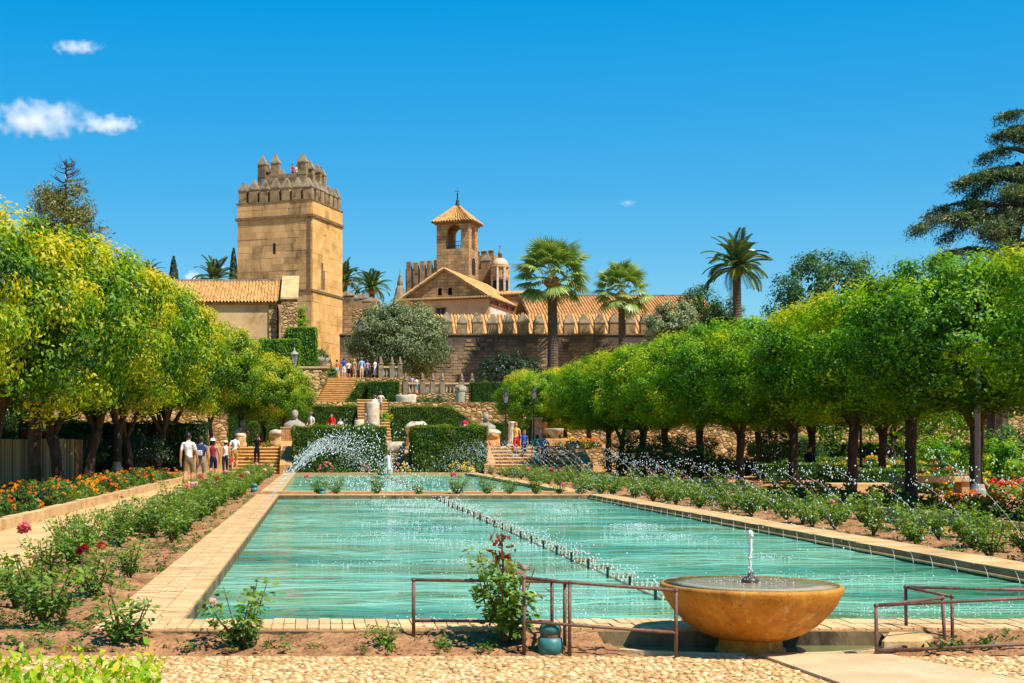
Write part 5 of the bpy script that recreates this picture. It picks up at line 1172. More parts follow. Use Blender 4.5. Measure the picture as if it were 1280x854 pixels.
bush('dark_bush', 'dense dark rose bush under the clipped trees', 'shrub', (gx(868, 50), 50, 0), M_MIDTREE, 1.25, 1.1, .85, 320, 60, 70, .08, .22, .75, yellow=.5)
bush('dark_bush', 'dense dark rounded bush behind the roses', 'shrub', (gx(830, 54), 54, 0), M_MIDTREE, 1.5, 1.2, 1.0, 321, 60, 70, .08, .22, .85, yellow=.6)
bush('dark_bush', 'dark spiky bush nearest the garden steps', 'shrub', (gx(790, 57), 57, 0), M_MIDTREE, 1.1, 1.1, 1.1, 322, 60, 70, .08, .22, .9, yellow=.4)
bush('grey_shrub', 'pale dry shrub between the grove trunks', 'shrub', (gx(970, 58), 58, 0), M_OLIVE, 1.2, 1.1, 1.4, 323, 60, 60, .09, .3, 1.2, yellow=.9)

# flower masses: foliage and blossoms
def flowerbed(name, label, boxes, seed, cols, n_leaf=420, n_fl=55, hgt=.35, fl=.05, lsize=.07, tb=.45):
    g = np.random.default_rng(seed); t = empty(name, (0, 0, 0), 0, label, 'flowers'); P = []; Tn = []; PF = []; TF = []
    for (x0, x1, y0, y1, z0, hh) in boxes:
        A = (x1-x0)*(y1-y0); nm = max(2, int(A*2.2)); mc = np.stack([g.uniform(x0, x1, nm), g.uniform(y0, y1, nm)], 1); mr = g.uniform(.18, .42, nm); mt = g.uniform(-.3, .45, nm); mf = g.choice(cols, nm); has = g.uniform(0, 1, nm) < .45
        for k in range(nm):
            n = int(n_leaf*mr[k]*mr[k]*9); d = sphere_dirs(n, g); d[:, 2] = np.abs(d[:, 2]); r_ = g.uniform(.6, 1, n)[:, None]
            P.append(np.array([mc[k, 0], mc[k, 1], z0]) + d*r_*np.array([mr[k], mr[k], hh*g.uniform(.6, 1.2)])); Tn.append(np.clip(tb+mt[k]+g.normal(0, .1, n), 0, 1))
            if has[k]:
                nf = int(n_fl*mr[k]*2.2); d = sphere_dirs(nf, g); d[:, 2] = np.abs(d[:, 2]); PF.append(np.array([mc[k, 0], mc[k, 1], z0+.03]) + d*np.array([mr[k], mr[k], hh*1.12])); TF.append(np.full(nf, mf[k]))
    P = np.vstack(P); Nn = np.tile([[0, -.3, 1.]], (len(P), 1))
    tag(obj('leaf_mass', leaf_mesh('leaf_mass', P, Nn, np.full(len(P), lsize), M_GREEN, np.concatenate(Tn), aspect=.4, jit=.7, g=g), t), kind='stuff')
    if PF:
        PF = np.vstack(PF); TF = np.concatenate(TF); V = []; Q = []; 
        reps = 3; PP = np.repeat(PF, reps, 0)+g.normal(0, fl*.12, (len(PF)*reps, 3)); NN = np.tile([[0, -.35, .9]], (len(PP), 1))
        tag(obj('blossoms', leaf_mesh('blossoms', PP, NN, np.full(len(PP), fl*1.25), M_FLOWER, np.repeat(TF, reps), aspect=.95, jit=.6, fold=.2, g=g), t), kind='stuff')
    return t
flowerbed('marigold_bed', 'bed of orange marigolds and green foliage under the tall orange trees', [(-7.6, -5.35, 19, 36, .1, .34), (-7.4, -5.3, 36, 56, .1, .36), (-12, -7.6, 28, 40, .1, .3)], 401, [.3, .34, .38, .42, .5], 330, 22, .3, .062, .075)
flowerbed('red_flower_bed', 'strip of red flowers on top of the cane-screened planter', [(-12.6, -9.3, 48.6, 49.6, 1.62, .22)], 402, [.02, .05], 260, 160, .2, .08, .08)
flowerbed('orange_flower_bed', 'orange flowers at the foot of the clipped trees', [(11.9, 13.6, 23, 39, .03, .34)], 403, [.3, .36, .42], 300, 55, .3, .065, .08, .35)
flowerbed('mixed_flower_bed', 'mixed red and yellow flowers among box borders of the grove', [(17, 24, 35, 39, .02, .4), (18, 30, 41, 45, .02, .45), (18, 32, 48, 53, .02, .5), (19, 34, 56, 62, .02, .6), (20, 36, 65, 70, .02, .8)], 404, [.02, .06, .3, .6, .75, .95], 130, 15, .4, .12, .14, .5)
flowerbed('pool_end_flowers', 'low pink and violet flowers under the clipped hedges', [(-1.2, 8.2, 66.55, 67.3, .02, .5)], 405, [.95, .98, .75], 200, 30, .4, .08, .1, .35)
flowerbed('terrace_flowers', 'bright flowers around the carved stones on the lower terrace', [(gx(335, 74), gx(362, 74), 72.6, 73.6, Z1, .25), (gx(685, 78), gx(735, 78), 74, 79, Z1-.0, .4)], 406, [.6, .75, .3], 200, 30, .3, .09, .1, .5)
for i in range(16):
    x, y = rnd.uniform(-6.3, -5.45), 20+i*2.25+rnd.uniform(-.5, .5)
    bush('box_ball', 'small round light green bush along the kerb of marigolds', 'shrub', (x, y, .1), M_GREEN, .30+.08*(i % 3), .3, .24, 420+i % 4, 18, 45, .05, .1, .2, yellow=.9, group='round bushes along the kerb', stem=False, inner=60)

# roses --------------------------------------------------------------
def rose_parts(seed, hgt, spread, n_stem, n_leaf, leaf, red=.2):
    g = random.Random(seed); m = MB(); P = []; N = []; T = []; tips = []
    for k in range(n_stem):
        a = 2*math.pi*k/n_stem+g.uniform(-.5, .5); s = spread*g.uniform(.3, 1); h_ = hgt*g.uniform(.55, 1.05); pts = []
        for t in (0, .3, .6, 1): pts.append(Vector((math.cos(a)*s*t**.9+g.gauss(0, .012), math.sin(a)*s*t**.9+g.gauss(0, .012), h_*t)))
        m.tube([pts[0]-Vector((0, 0, .05))]+pts, [.011, .010, .008, .006, .003], 5, False); tips.append(pts[-1])
        for j in range(n_leaf):
            t = g.uniform(.18, 1); i = min(2, int(t*3)); q = pts[i].lerp(pts[i+1], t*3-i); b = g.uniform(0, 6.3); o = leaf*1.2
            tint = g.uniform(.25, .68)+(.30 if t > .88 and g.random() < red else 0)
            for u in (-1, 0, 1):
                c = q+Vector((math.cos(b)*o*(1+.5*(u == 0)), math.sin(b)*o*(1+.5*(u == 0)), g.uniform(-.3, .4)*o))+Vector((-math.sin(b), math.cos(b), 0))*u*leaf*.7
                P.append(c); N.append((math.cos(b)*.5, math.sin(b)*.5, 1)); T.append(tint+g.uniform(-.06, .06))
    gg = np.random.default_rng(seed); P = np.array(P); N = np.array(N)
    return m.mesh('stems', M_STEM, True), leaf_mesh('leaves', P, N, np.full(len(P), leaf), M_ROSE, np.array(T), aspect=.62, g=gg), tips
def flower_me(tint, r_, seed):
    g = np.random.default_rng(seed); n = 26; d = sphere_dirs(n, g); d[:, 2] = np.abs(d[:, 2])*.7; P = d*r_*.5
    return leaf_mesh('flower', P, d+np.array([0, 0, .3]), np.full(n, r_*1.1), M_PINK, np.full(n, tint), aspect=.95, fold=.25, g=g)
FL = [flower_me(t, .075, i) for i, t in enumerate((.1, .35, .62, .95))]
RV = [rose_parts(500+i, h_, s, ns, nl, .055, rd) for i, (h_, s, ns, nl, rd) in enumerate(((.62, .34, 9, 20, .15), (.5, .32, 8, 18, .3), (.75, .36, 9, 22, .2), (.42, .25, 6, 14, .1), (.58, .42, 10, 20, .45)))]
def rose(x, y, z, v, s, label, group, flowers=(), rz=None, fs_=1.1):
    t = empty('rose_bush', (x, y, z), rnd.uniform(0, 6.3) if rz is None else rz, label, 'rose bush', group); st, lf, tips = RV[v]
    obj('stems', st, t, None, None, s); obj('leaves', lf, t, None, None, s)
    for k, c in enumerate(flowers): obj('flower', FL[c], t, tips[k % len(tips)]*(s if not hasattr(s, '__len__') else s[2]) + Vector((0, 0, .02)), (rnd.uniform(-.5, .5), rnd.uniform(-.5, .5), 0), fs_+.3*rnd.random())
    return t
LR = 'rose bush in the soil strip between the sandy path and pool'
y = 14.6
while y < 64:
    for x in ((-2.65, -2.15) if y > 19 else (-2.75,)):
        fl_ = rnd.choice((1, 2, 3)) if rnd.random() < .09 else 0
        rose(x+rnd.uniform(-.22, .22), y+rnd.uniform(-.35, .35), .03, rnd.choice((0, 1, 2, 4, 4)), rnd.uniform(.75, 1.05), LR + ('', ', bearing a red bloom', ', bearing a pink bloom', ', bearing a pale bloom')[fl_], 'roses between path and pool', [fl_] if fl_ else ())
    y += .80
LQ = 'rose bush in the soil strip between pool and shaded path'
y = 13.2
while y < 65:
    for x in (8.15, 9.0):
        if rnd.random() < .9: 
            fl_ = rnd.choice((1, 2, 2, 3)) if rnd.random() < .09 else 0
            rose(x+rnd.uniform(-.3, .3), y+rnd.uniform(-.4, .4), .03, rnd.choice((0, 1, 2, 4)), rnd.uniform(.7, 1.08), LQ + ('', ', bearing a red bloom', ', bearing a pink bloom', ', bearing a pale bloom')[fl_], 'roses between pool and shaded path', [fl_] if fl_ else ())
    y += .92
for i, px in enumerate((398, 420, 470, 523, 572, 608, 638, 668, 700, 725, 750)):
    rose(gx(px, 37.6), 37.6+rnd.uniform(-.3, .3), .05, i % 5, .95, 'small rose bush in the strip between the two pools', 'roses between the pools', [2] if i % 4 == 0 else ())
# single roses of the front bed
def near_rose(px, py, hpx, D, v, label, fl=(), w=1.0):
    base_h = (.62, .5, .75, .42, .58)[v]; s = hpx*D/F/base_h; rose(gx(px, D), D, .03, v, (s*w, s*w, s), label, None, fl, rz=px*.01, fs_=.5)
near_rose(300, 800, 78, 9.35, 1, 'low rose bush with one pale pink bloom at the pool corner', (3,), 1.1)
near_rose(155, 800, 85, 9.4, 3, 'open rose bush with few leaves beside the corner of the coping', (), 1.0)
near_rose(55, 770, 95, 10.4, 4, 'broad rose bush carrying a dark red bloom', (0,), 1.15)
near_rose(480, 802, 36, 9.35, 3, 'tiny leafy rose bush alone in the front bed', (), 1.2)
near_rose(118, 735, 70, 12.4, 0, 'rose bush with one orange bud beside the sandy path', (1,), 1.1)
near_rose(20, 750, 70, 11.6, 1, 'small leafy rose bush at the edge of the sandy path', (), 1.1)
near_rose(162, 700, 60, 14, 2, 'rose bush partly hiding a green path light', (), 1.1)
st, lf, tips = rose_parts(560, .62, .26, 9, 26, .062, .9)
t = empty('rose_bush', (gx(632, 9.4), 9.4, .03), .4, 'tall rose bush with red young shoots growing through the pipe railing', 'rose bush'); obj('stems', st, t); obj('leaves', lf, t)
sh = MB().tube([(0, 0, .3), (-.02, 0, .55), (-.03, 0, .72)], [.009, .007, .004], 5, False)
sh.tube([(0, 0, .1), (-.16, 0, .3), (-.20, .02, .5)], [.008, .006, .003], 5, False); sh.tube([(0, 0, .1), (.15, 0, .32), (.22, 0, .5)], [.008, .006, .003], 5, False); sh.build('shoots', M_STEM, t, True)
n = 70; g = np.random.default_rng(9); P = np.stack([-.03+g.normal(0, .035, n), g.normal(0, .035, n), g.uniform(.50, .74, n)], 1); T = np.where(P[:, 2] > .56, .95, .7)
obj('red_leaves', leaf_mesh('red_leaves', P, sphere_dirs(n, g)+np.array([0, 0, .5]), np.full(n, .048), M_ROSE, T, aspect=.6, g=g), t)
# near foreground shrub with glossy yellow-green leaves
fs = empty('foreground_shrub', (gx(75, 5.3), 5.3, 0), 0, 'clipped glossy yellow-green shrub in the near corner', 'shrub'); g = np.random.default_rng(77); n = 4200
P = np.stack([g.uniform(-.6, .36, n), g.uniform(-.3, .35, n), g.uniform(.05, .50, n)], 1); P[:, 2] = np.minimum(P[:, 2]+.02, .52 - .10*np.abs(P[:, 0]+.05)**1.5) + g.normal(0, .035, n)
obj('foliage', leaf_mesh('foliage', P, np.tile([[0, -.4, .7]], (n, 1)), np.full(n, .046), M_CLIP, np.clip(.42+1.0*(P[:, 2]-.25)+g.normal(0, .17, n), 0, 1), aspect=.45, jit=.7, axis=np.tile([[0, 0, 1.]], (n, 1)), axis_w=.5, g=g), fs)
m = MB()
for k in range(24):
    x, y_ = g.uniform(-.65, .35), g.uniform(-.4, .3); m.tube([(x*.6, y_*.6, -.05), (x, y_, .42)], [.008, .004], 5, False)
m.build('twigs', M_STEM, fs)
# weeds and clods on bare soil
g = np.random.default_rng(31); C = []
for _ in range(150): C.append((g.uniform(-2.3, 5.7), g.uniform(9.16, 9.58), .035))
for _ in range(420): 
    yy = 10+ (g.uniform(0, 1)**1.6)*28; C.append((g.uniform(-3.0, -1.55), yy, .03))
for _ in range(260): C.append((g.uniform(7.55, 9.5), 11+(g.uniform(0, 1)**1.5)*25, .03))
C = np.array([c for c in C if math.hypot(c[0]-BOWLX, c[1]-9.66) > 1.08]); per = 16; P = np.repeat(C, per, 0); n = len(P); sz = np.repeat(g.uniform(.03, .075, len(C)), per)
P = P + np.stack([g.normal(0, 1, n)*sz*.55, g.normal(0, 1, n)*sz*.55, np.abs(g.normal(0, 1, n))*sz*.5], 1)
tag(obj('weeds', leaf_mesh('weeds', P, np.stack([g.normal(0, .5, n), g.normal(0, .5, n), np.ones(n)], 1), sz*.9, M_GREEN, np.repeat(g.uniform(.2, .75, len(C)), per), aspect=.3, axis=np.tile([[0, 0, 1.]], (n, 1)), axis_w=.4, g=g)), kind='stuff')
cl = MB()
for _ in range(900):
    if rnd.random() < .5: x, yy = rnd.uniform(-2.4, 5.6), rnd.uniform(9.15, 9.58)
    else: x, yy = rnd.uniform(-3.1, -1.55), 9.7+rnd.random()**2*14
    if math.hypot(x-BOWLX, yy-9.66) < 1.02: continue
    s = rnd.uniform(.006, .022); cl.ball((x, yy, .04), s*rnd.uniform(1, 1.6), s*rnd.uniform(.8, 1.2), s*.7, 5, 3)
tag(cl.build('soil_clods', M_SOIL), kind='stuff')
# ------------------------------------------------------------------ fountain bowl
bf = empty('bowl_fountain', (BOWLX, BOWLY, 0), 0, 'large ochre stone bowl fountain brimming beside the pool', 'fountain')
MB().lathe([(.225, -.06), (.225, .02), (.205, .035), (.20, .075), (.215, .10)], 40).build('foot', M_BOWL, bf, True)
prof = [(.19, .085), (.26, .10), (.34, .135), (.42, .19), (.49, .26), (.54, .33), (.572, .395), (.583, .425), (.580, .441), (.566, .449), (.548, .446), (.535, .435), (.45, .36), (.2, .25)]
MB().lathe(prof, 72).build('bowl', M_BOWL, bf, True)
mW, nd, ln, p = newmat('bowl_water'); p.inputs['Base Color'].default_value = (.34, .27, .15, 1); p.inputs['Roughness'].default_value = .06; p.inputs['IOR'].default_value = 1.33
wv = nd.new('ShaderNodeTexNoise'); wv.inputs['Scale'].default_value = 16; b = nd.new('ShaderNodeBump'); b.inputs['Strength'].default_value = .5; b.inputs['Distance'].default_value = .012; ge = nd.new('ShaderNodeNewGeometry'); ln.new(ge.outputs['Position'], wv.inputs['Vector']); ln.new(wv.outputs[0], b.inputs['Height']); ln.new(b.outputs[0], p.inputs['Normal'])
MB().lathe([(.556, .4485), (.4, .452), (.2, .453), (.02, .454)], 48).build('brimming_water', mW, bf, True)
MB().lathe([(.06, .44), (.056, .47), (.042, .488), (.018, .497), (.014, .52)], 18).build('nozzle', plain('dark_bronze', (.06, .045, .03), .4), bf, True)
jt = MB(); g = random.Random(3)
pts = [(g.uniform(-.004, .004), g.uniform(-.004, .004), .515+.26*k/9) for k in range(10)]; jt.tube(pts, [.006, .008, .007, .009, .008, .010, .009, .010, .012, .010], 8)
dj = MB(); dj.ball((0, 0, .775), .019, .019, .026, 10, 6)
for k in range(60): a = g.uniform(0, 6.3); q = g.uniform(.02, .3); dj.ball((math.cos(a)*q, math.sin(a)*q, .455+g.random()**2*.06), .004, .004, .004, 5, 3)
for k in range(26): z = .52+.26*g.random(); dj.ball((g.gauss(0, .008), g.gauss(0, .008), z), .005, .005, .008, 6, 4)
jt.build('water_jet', M_DROP, bf, True); tag(dj.build('water_drops', M_DROP, bf, True), kind='stuff')

# ------------------------------------------------------------------ pipe railings
def railing(label, runs, posts, r=.011):
    """runs: list of point lists (rails); posts: list of (top, bottom)"""
    c = posts[0][1]; t = empty('pipe_railing', c, 0, label, 'railing')
    for a in runs: MB().tube([Vector(q)-c for q in a], r, 8).build('rail', M_RUST, t, True)
    for a, b in posts:
        MB().tube([Vector(b)-c-Vector((0, 0, .06)), Vector(a)-c], r*1.1, 8).build('post', M_RUST, t, True); MB().ball(Vector(a)-c, r*1.5, r*1.5, r*1.4, 8, 6).build('joint', M_RUST, t, True)
def G(x, y, D): return at(x, y, D)
railing('low rusty pipe railing behind the red-shooted rose', [[G(517, 725, 9.55), G(690, 727, 9.55)], [G(517, 776, 9.55), G(690, 777, 9.55)], [G(690, 727, 9.55), G(655, 722, 9.2)]],
        [(G(517, 725, 9.55), G(517, 786, 9.55)), (G(690, 727, 9.55), G(690, 790, 9.55))])
railing('low rusty pipe railing running up to the bowl fountain', [[G(655, 722, 9.16), G(710, 728, 9.12), G(845, 738, 9.02)], [G(655, 777, 9.16), G(710, 781, 9.12), G(845, 791, 9.02)], [G(712, 729, 9.12), G(706, 728, 9.4), G(690, 727, 9.53)]],
        [(G(655, 722, 9.16), G(655, 816, 9.16)), (G(706, 728, 9.3), G(706, 808, 9.3)), (G(712, 728, 9.12), G(712, 816, 9.12)), (G(845, 738, 9.02), G(845, 818, 9.02))])
railing('low rusty pipe railing in front, by the curved basin stone', [[G(1095, 757, 9.1), G(1178, 747.5, 9.45)], [G(1095, 757, 9.1), G(1420, 741, 9.1)], [G(1095, 814, 9.1), G(1178, 801, 9.45)], [G(1095, 814, 9.1), G(1420, 799, 9.1)]],
        [(G(1095, 757, 9.1), G(1096, 824, 9.1)), (G(1178, 747.5, 9.45), G(1182, 812, 9.45)), (G(1420, 741, 9.1), G(1420, 824, 9.1))])
railing('low rusty pipe railing standing on the pool coping', [[G(1132, 734, 9.75), G(1190, 746, 9.5)], [G(1132, 734, 9.75), G(1420, 741, 9.75)], [G(1133, 784, 9.75), G(1190, 799, 9.5)], [G(1133, 784, 9.75), G(1420, 790, 9.75)]],
        [(G(1132, 734, 9.75), G(1133, 786, 9.75)), (G(1190, 746, 9.5), G(1191, 813, 9.5)), (G(1420, 741, 9.75), G(1420, 790, 9.75))])
# green path lights
def path_light(label, x, y, z, s=1.0, group=None):
    t = empty('path_light', (x, y, z), 0, label, 'light', group)
    MB().lathe([(.082*s, -.03), (.082*s, .04*s), (.076*s, .085*s)], 20).build('housing', M_GREENMETAL, t, True)
    MB().lathe([(.066*s, .085*s), (.066*s, .118*s)], 20).build('lamp_slot', mottled('lamp_slot', srgb('#5c4a40'), srgb('#7a6456'), 9, .4, .1), t)
    MB().lathe([(.072*s, .118*s), (.070*s, .15*s), (.055*s, .175*s), (.02*s, .185*s)], 20).build('cap', M_GREENMETAL, t, True)
path_light('squat green drum light beside the pipe railing', gx(688, 9.2), 9.2, .03)
path_light('green drum light among the roses in front of the sandy path', gx(146, 19), 19, .04, 1.0)
path_light('green drum light where the sandy-path roses thin out', gx(318, 41), 41, .04, 1.3)
path_light('green drum light on the strip between the pools', gx(403, 37.2), 37.2, .08, 1.1)

# ------------------------------------------------------------------ water in motion
def drop_cloud(m, n, fn, r0, r1, g):
    for _ in range(n):
        p_ = fn(); r_ = g.uniform(r0, r1); m.ball(p_, r_, r_, r_*g.uniform(1, 1.7), 5, 3)
def arc_jet(side, x0, y0, seed, hmax, reach, stream, rdrop, nd_, spread):
    """a thin arching jet: a solid stream that breaks into drops past the top of its arc"""
    g = random.Random(seed); m = MB()
    def P_(u): return Vector((side*reach*u, 0, hmax*4*u*(1-u)))
    N = 14; m.tube([P_(k/N*.36) for k in range(N+1)], [stream]*N+[stream*.6], 5); d_ = MB()
    for k in range(nd_):
        u = .12 + .84*g.random()**.85; s = .012+spread*max(0, u-.18); q = P_(u)+Vector((g.gauss(0, s), g.gauss(0, s*1.2), g.gauss(0, s*.8))); r_ = rdrop*g.uniform(.35, 1.0)
        if q.z > -.06: d_.ball(q, r_, r_, r_*1.35, 5, 3)
    return m.mesh('stream', M_DROP, True), d_.mesh('drops', M_DROP, True)
def put_jet(v, loc, sc, label, group):
    sc = (sc*rnd.uniform(.88, 1.1), sc, sc*rnd.uniform(.85, 1.12)); t = empty('water_jet', loc, rnd.uniform(-.14, .14), label, 'water jet', group); obj('stream', v[0], t, None, None, sc); tag(obj('drops', v[1], t, None, None, sc), kind='stuff')
jets_r = [arc_jet(-1, 0, 0, 600+i, .98+.06*i, 2.6, .002, .0105, 95, .26) for i in range(3)]
jets_l = [arc_jet(1, 0, 0, 610+i, 1.36+.06*i, 3.4, .002, .014, 100, .5) for i in range(3)]
y, i = 13.6, 0
while y < 64:
    if not (P1B-.6 < y < P2A+.6): put_jet(jets_r[i % 3], (8.15, y, .10), 1.0 if y < 34 else 1.2, 'thin arching water jet springing from the roses by the shaded path', 'arching jets by the shaded path')
    y += 1.25; i += 1
y = 23.5
while y < 65:
    if not (P1B-.6 < y < P2A+.6): put_jet(jets_l[i % 3], (-1.05, y, .10), 1, 'thin arching water jet springing from the coping by the sandy path', 'arching jets by the sandy path')
    y += 1.25; i += 1
# small spouts from a pipe along the far side wall of the first pool
sp = empty('spray_pipe', (PR-.03, P1A, WZ), 0, 'pale spray pipe with little spouts along the pool wall', 'pipe')
MB().tube([(-.02, .3, .03), (-.02, P1B-P1A-.3, .03)], .014, 6).build('pipe', M_COPE, sp)
spm = MB().tube([(-.004, 0, .106), (-.02, -.07, .085), (-.045, -.16, .045), (-.07, -.24, .0)], [.0018, .0018, .002, .0025], 5).mesh('water_spout', M_DROP, True)
k = .6
while k < 25: obj('water_spout', spm, sp, (0, k, 0)); k += rnd.uniform(.5, .75)
# central row of nozzles
XC = 3.02
def nozzle_row(label, y0, y1, step):
    t = empty('nozzle_pipe', (XC, y0, WZ), 0, label, 'fountain pipe'); MB().tube([(0, 0, -.01), (0, y1-y0, -.01)], .022, 8).build('pipe', M_WETFACE, t)
    post = MB().tube([(0, 0, -.02), (0, 0, .115)], .014, 7).mesh('post', M_IRON); nz = MB().lathe([(.014, -.02), (.014, .045), (.018, .046), (.018, .058)], 8).mesh('nozzle', M_MARBLE); bar = MB().tube([(-.03, 0, .0), (.21, 0, .0)], .012, 6).mesh('cross_bar', M_WETFACE)
    y = 0; sl = MB(); g = random.Random(8)
    while y < y1-y0:
        obj('post', post, t, (-.06, y, 0)); obj('cross_bar', bar, t, (0, y, .012))
        for q in range(5): obj('nozzle', nz, t, (q*.047, y, .0)); 
        y += step
nozzle_row('row of small fountain nozzles down the middle of the near pool', 12.4, 35.2, 1.02)
nozzle_row('row of small fountain nozzles down the middle of the farther pool', 40.5, 64, 3.0)
# splashes and painted glints: drops and pale shimmer flecks on the surface, thickest where the jets fall and along the nozzle row
g = random.Random(21); m = MB()
def surf(x, y): return (x, y, WZ+.004+abs(g.gauss(0, .012)))
pc = [(g.gauss(1.9, .8), 10.6+25*g.random(), g.uniform(.15, .5)) for _ in range(34)] + [(g.gauss(5.3, .35), 11+24*g.random(), g.uniform(.15, .4)) for _ in range(22)]
for _ in range(5200):
    c_ = g.choice(pc); y = c_[1]+g.gauss(0, c_[2]*1.2); x = c_[0]+g.gauss(0, c_[2]); r_ = g.uniform(.0015, .0045)*(1+y/26)
    if PL+.1 < x < PR-.1: q = surf(x, y); m.ball(q, r_*1.5, r_, r_*.8, 5, 3)
for _ in range(700):
    y = 12.4+23*g.random(); x = XC+.12+g.gauss(0, .14); r_ = g.uniform(.004, .008)*(1+y/40); q = surf(x, y); m.ball((q[0], q[1], q[2]+g.random()**3*.14), r_, r_, r_*1.3, 5, 3)
for _ in range(700):
    y = 40+25*g.random(); x = g.gauss(2.6, 1.4); r_ = g.uniform(.010, .022)
    if PL+.1 < x < PR-.1: m.ball(surf(x, y), r_*1.4, r_, r_, 5, 3)
tag(m.build('splash_and_glint_flecks', M_DROP, None, True), kind='stuff')
# foaming ripples: low rings of churned water
# little cascade figure at the far end of the upper pool
cs = empty('wall_spout', (gx(485, 65.8), 65.8, 0), 0, 'small white spout at the far end of the farther pool', 'fountain')
MB().lathe([(.22, -.1), (.22, .3), (.14, .4), (.18, .5), (.2, .75), (.1, .9)], 14).build('pedestal', M_MARBLE, cs, True); MB().tube([(0, -.15, .85), (0, -.4, .9), (0, -.7, .6), (0, -.85, .05)], [.05, .06, .07, .09], 7).build('falling_water', M_DROP, cs, True)

# ------------------------------------------------------------------ lamp posts
def lantern_post(label, x, y, z, h_, s=1.0, mat=None):
    t = empty('lamp_post', (x, y, z), 0, label, 'lamp'); mat = mat or M_IRON
    MB().lathe([(.14*s, -.1), (.14*s, .25*s), (.08*s, .4*s), (.055*s, .9*s), (.045*s, h_-.5*s), (.08*s, h_-.45*s), (.05*s, h_-.35*s)], 12).build('post', mat, t, True)
    MB().lathe([(.10*s, h_-.35*s), (.2*s, h_+.18*s)], 6).build('lantern', M_LAMPGLASS, t)
    for k in range(6):
        a = 2*math.pi*k/6; MB().tube([(.105*s*math.cos(a), .105*s*math.sin(a), h_-.35*s), (.205*s*math.cos(a), .205*s*math.sin(a), h_+.18*s)], .012*s, 4).build('bar', mat, t)
    MB().lathe([(.24*s, h_+.18*s), (.2*s, h_+.26*s), (.08*s, h_+.36*s), (.05*s, h_+.5*s), (.02*s, h_+.6*s)], 10).build('lantern_cap', mat, t)
lantern_post('black lantern post in front of the yellow-green terrace tree', gx(632, 83), 83, Z1, gz(497, 83)-Z1, .9)
lantern_post('black lantern post among the terrace orange trees', gx(667, 85), 85, Z1, gz(492, 85)-Z1, .9)
lantern_post('dark lantern post in front of the olive tree', gx(450, 118.9), 119.8, Z3, gz(408, 119.8)-Z3, 1.2)
lantern_post('lantern on a pale post near the great stair', gx(368, 103), 103, Z2, gz(447, 103)-Z2, 1.25, M_GREYSTONE)
gp = empty('metal_lamp_post', (gx(1222, 29.0), 29.0, 0), 0, 'slim grey lamp post on a stone base beside the nearest grove trunk', 'lamp')
MB().lathe([(.16, -.1), (.16, .45), (.14, .5), (.12, .58)], 14).build('stone_base', M_GREYSTONE, gp); MB().tube([(0, 0, .55), (0, 0, 4.2)], .055, 10).build('post', plain('grey_metal', (.22, .24, .26), .5), gp, True)
MB().lathe([(.055, 4.1), (.14, 4.3), (.12, 4.55), (.03, 4.65)], 10).build('lamp_head', M_IRON, gp)
gp = empty('metal_lamp_post', (gx(1076, 52), 52, 0), 0, 'dark lamp post among the rear grove trunks', 'lamp')
MB().lathe([(.16, -.1), (.16, .5), (.1, .6)], 12).build('base', M_SLAB, gp); MB().tube([(0, 0, .55), (0, 0, 4.0)], .05, 8).build('post', M_IRON, gp, True); MB().lathe([(.05, 3.9), (.14, 4.1), (.12, 4.3), (.03, 4.4)], 10).build('lamp_head', M_IRON, gp)

# ------------------------------------------------------------------ carved stones, drums, columns, urns
def rough(m, amp, seed):
    g = random.Random(seed); m.v = [(x+g.gauss(0, amp), y+g.gauss(0, amp), z+g.gauss(0, amp)) for x, y, z in m.v]; return m
def bust(label, x, y, z, h_, rz=0):
    t = empty('stone_bust', (x, y, z), rz, label, 'statue'); s = h_/1.6
    rough(MB().box(-.32*s, .32*s, -.26*s, .26*s, -.1, .55*s), .012, 1).build('plinth', M_GREYSTONE, t, bevel=.03)
    rough(MB().lathe([(.30*s, .5*s), (.36*s, .65*s), (.44*s, .85*s), (.42*s, 1.0*s), (.26*s, 1.12*s), (.13*s, 1.2*s), (.12*s, 1.3*s)], 14, (0, 0, 0), 1.1, .62), .012, 2).build('torso', M_GREYSTONE, t, True)
    hd = MB().ball((.02*s, -.02*s, 1.40*s), .14*s, .16*s, .2*s, 14, 9); hd.ball((.02*s, -.17*s, 1.38*s), .03*s, .05*s, .06*s, 6, 4); hd.ball((.02*s, .03*s, 1.47*s), .155*s, .165*s, .16*s, 10, 6)
    rough(hd, .016, 3).build('head', M_GREYSTONE, t, True)
bust('weathered stone bust at the left end of the ledge, facing the pool', gx(368, 74), 74, Z1, gz(513, 74)-Z1)
bust('weathered stone bust at the end of the hedge above the crowded steps', gx(607, 73), 73, Z1, gz(517, 73)-Z1)
bust('small stone bust among the terrace trees', gx(303, 79), 79, Z1, 1.5)
def drum(label, x, y, z, r, h_, mat=M_MARBLE, seed=1, rot=None, tilt=.0):
    prof = [(r*.97, 0), (r, .04*h_), (r*.96, .3*h_), (r*.97, .7*h_), (r, .96*h_), (r*.95, h_)]
    o = rough(MB().lathe(prof, 18), r*.03, seed).build('column_drum', mat, None, True); o.location = (x, y, z); o.rotation_euler = rot or (tilt, tilt, 0); return tag(o, label, 'column drum')
drum('broad pale column stump beside the couple on the narrow stair', gx(465, 85), 85.0, gz(527, 85)-.6, .45, gz(503, 85)-gz(527, 85)+.6, seed=5)
drum('small column stump against the sunlit sloping hedge', gx(453, 92), 92.2, Z2-.9, .28, gz(501, 92.2)-Z2+.9, seed=6)
drum('short stone drum at the foot of the narrow stair', gx(449, 84), 84, Z1, .28, gz(525, 84)-Z1, seed=7)
drum('rounded marble drum beside the dark hedge cube', gx(508, 101), 101, Z2-.4, .75, gz(494, 101)-Z2+.4, seed=8)
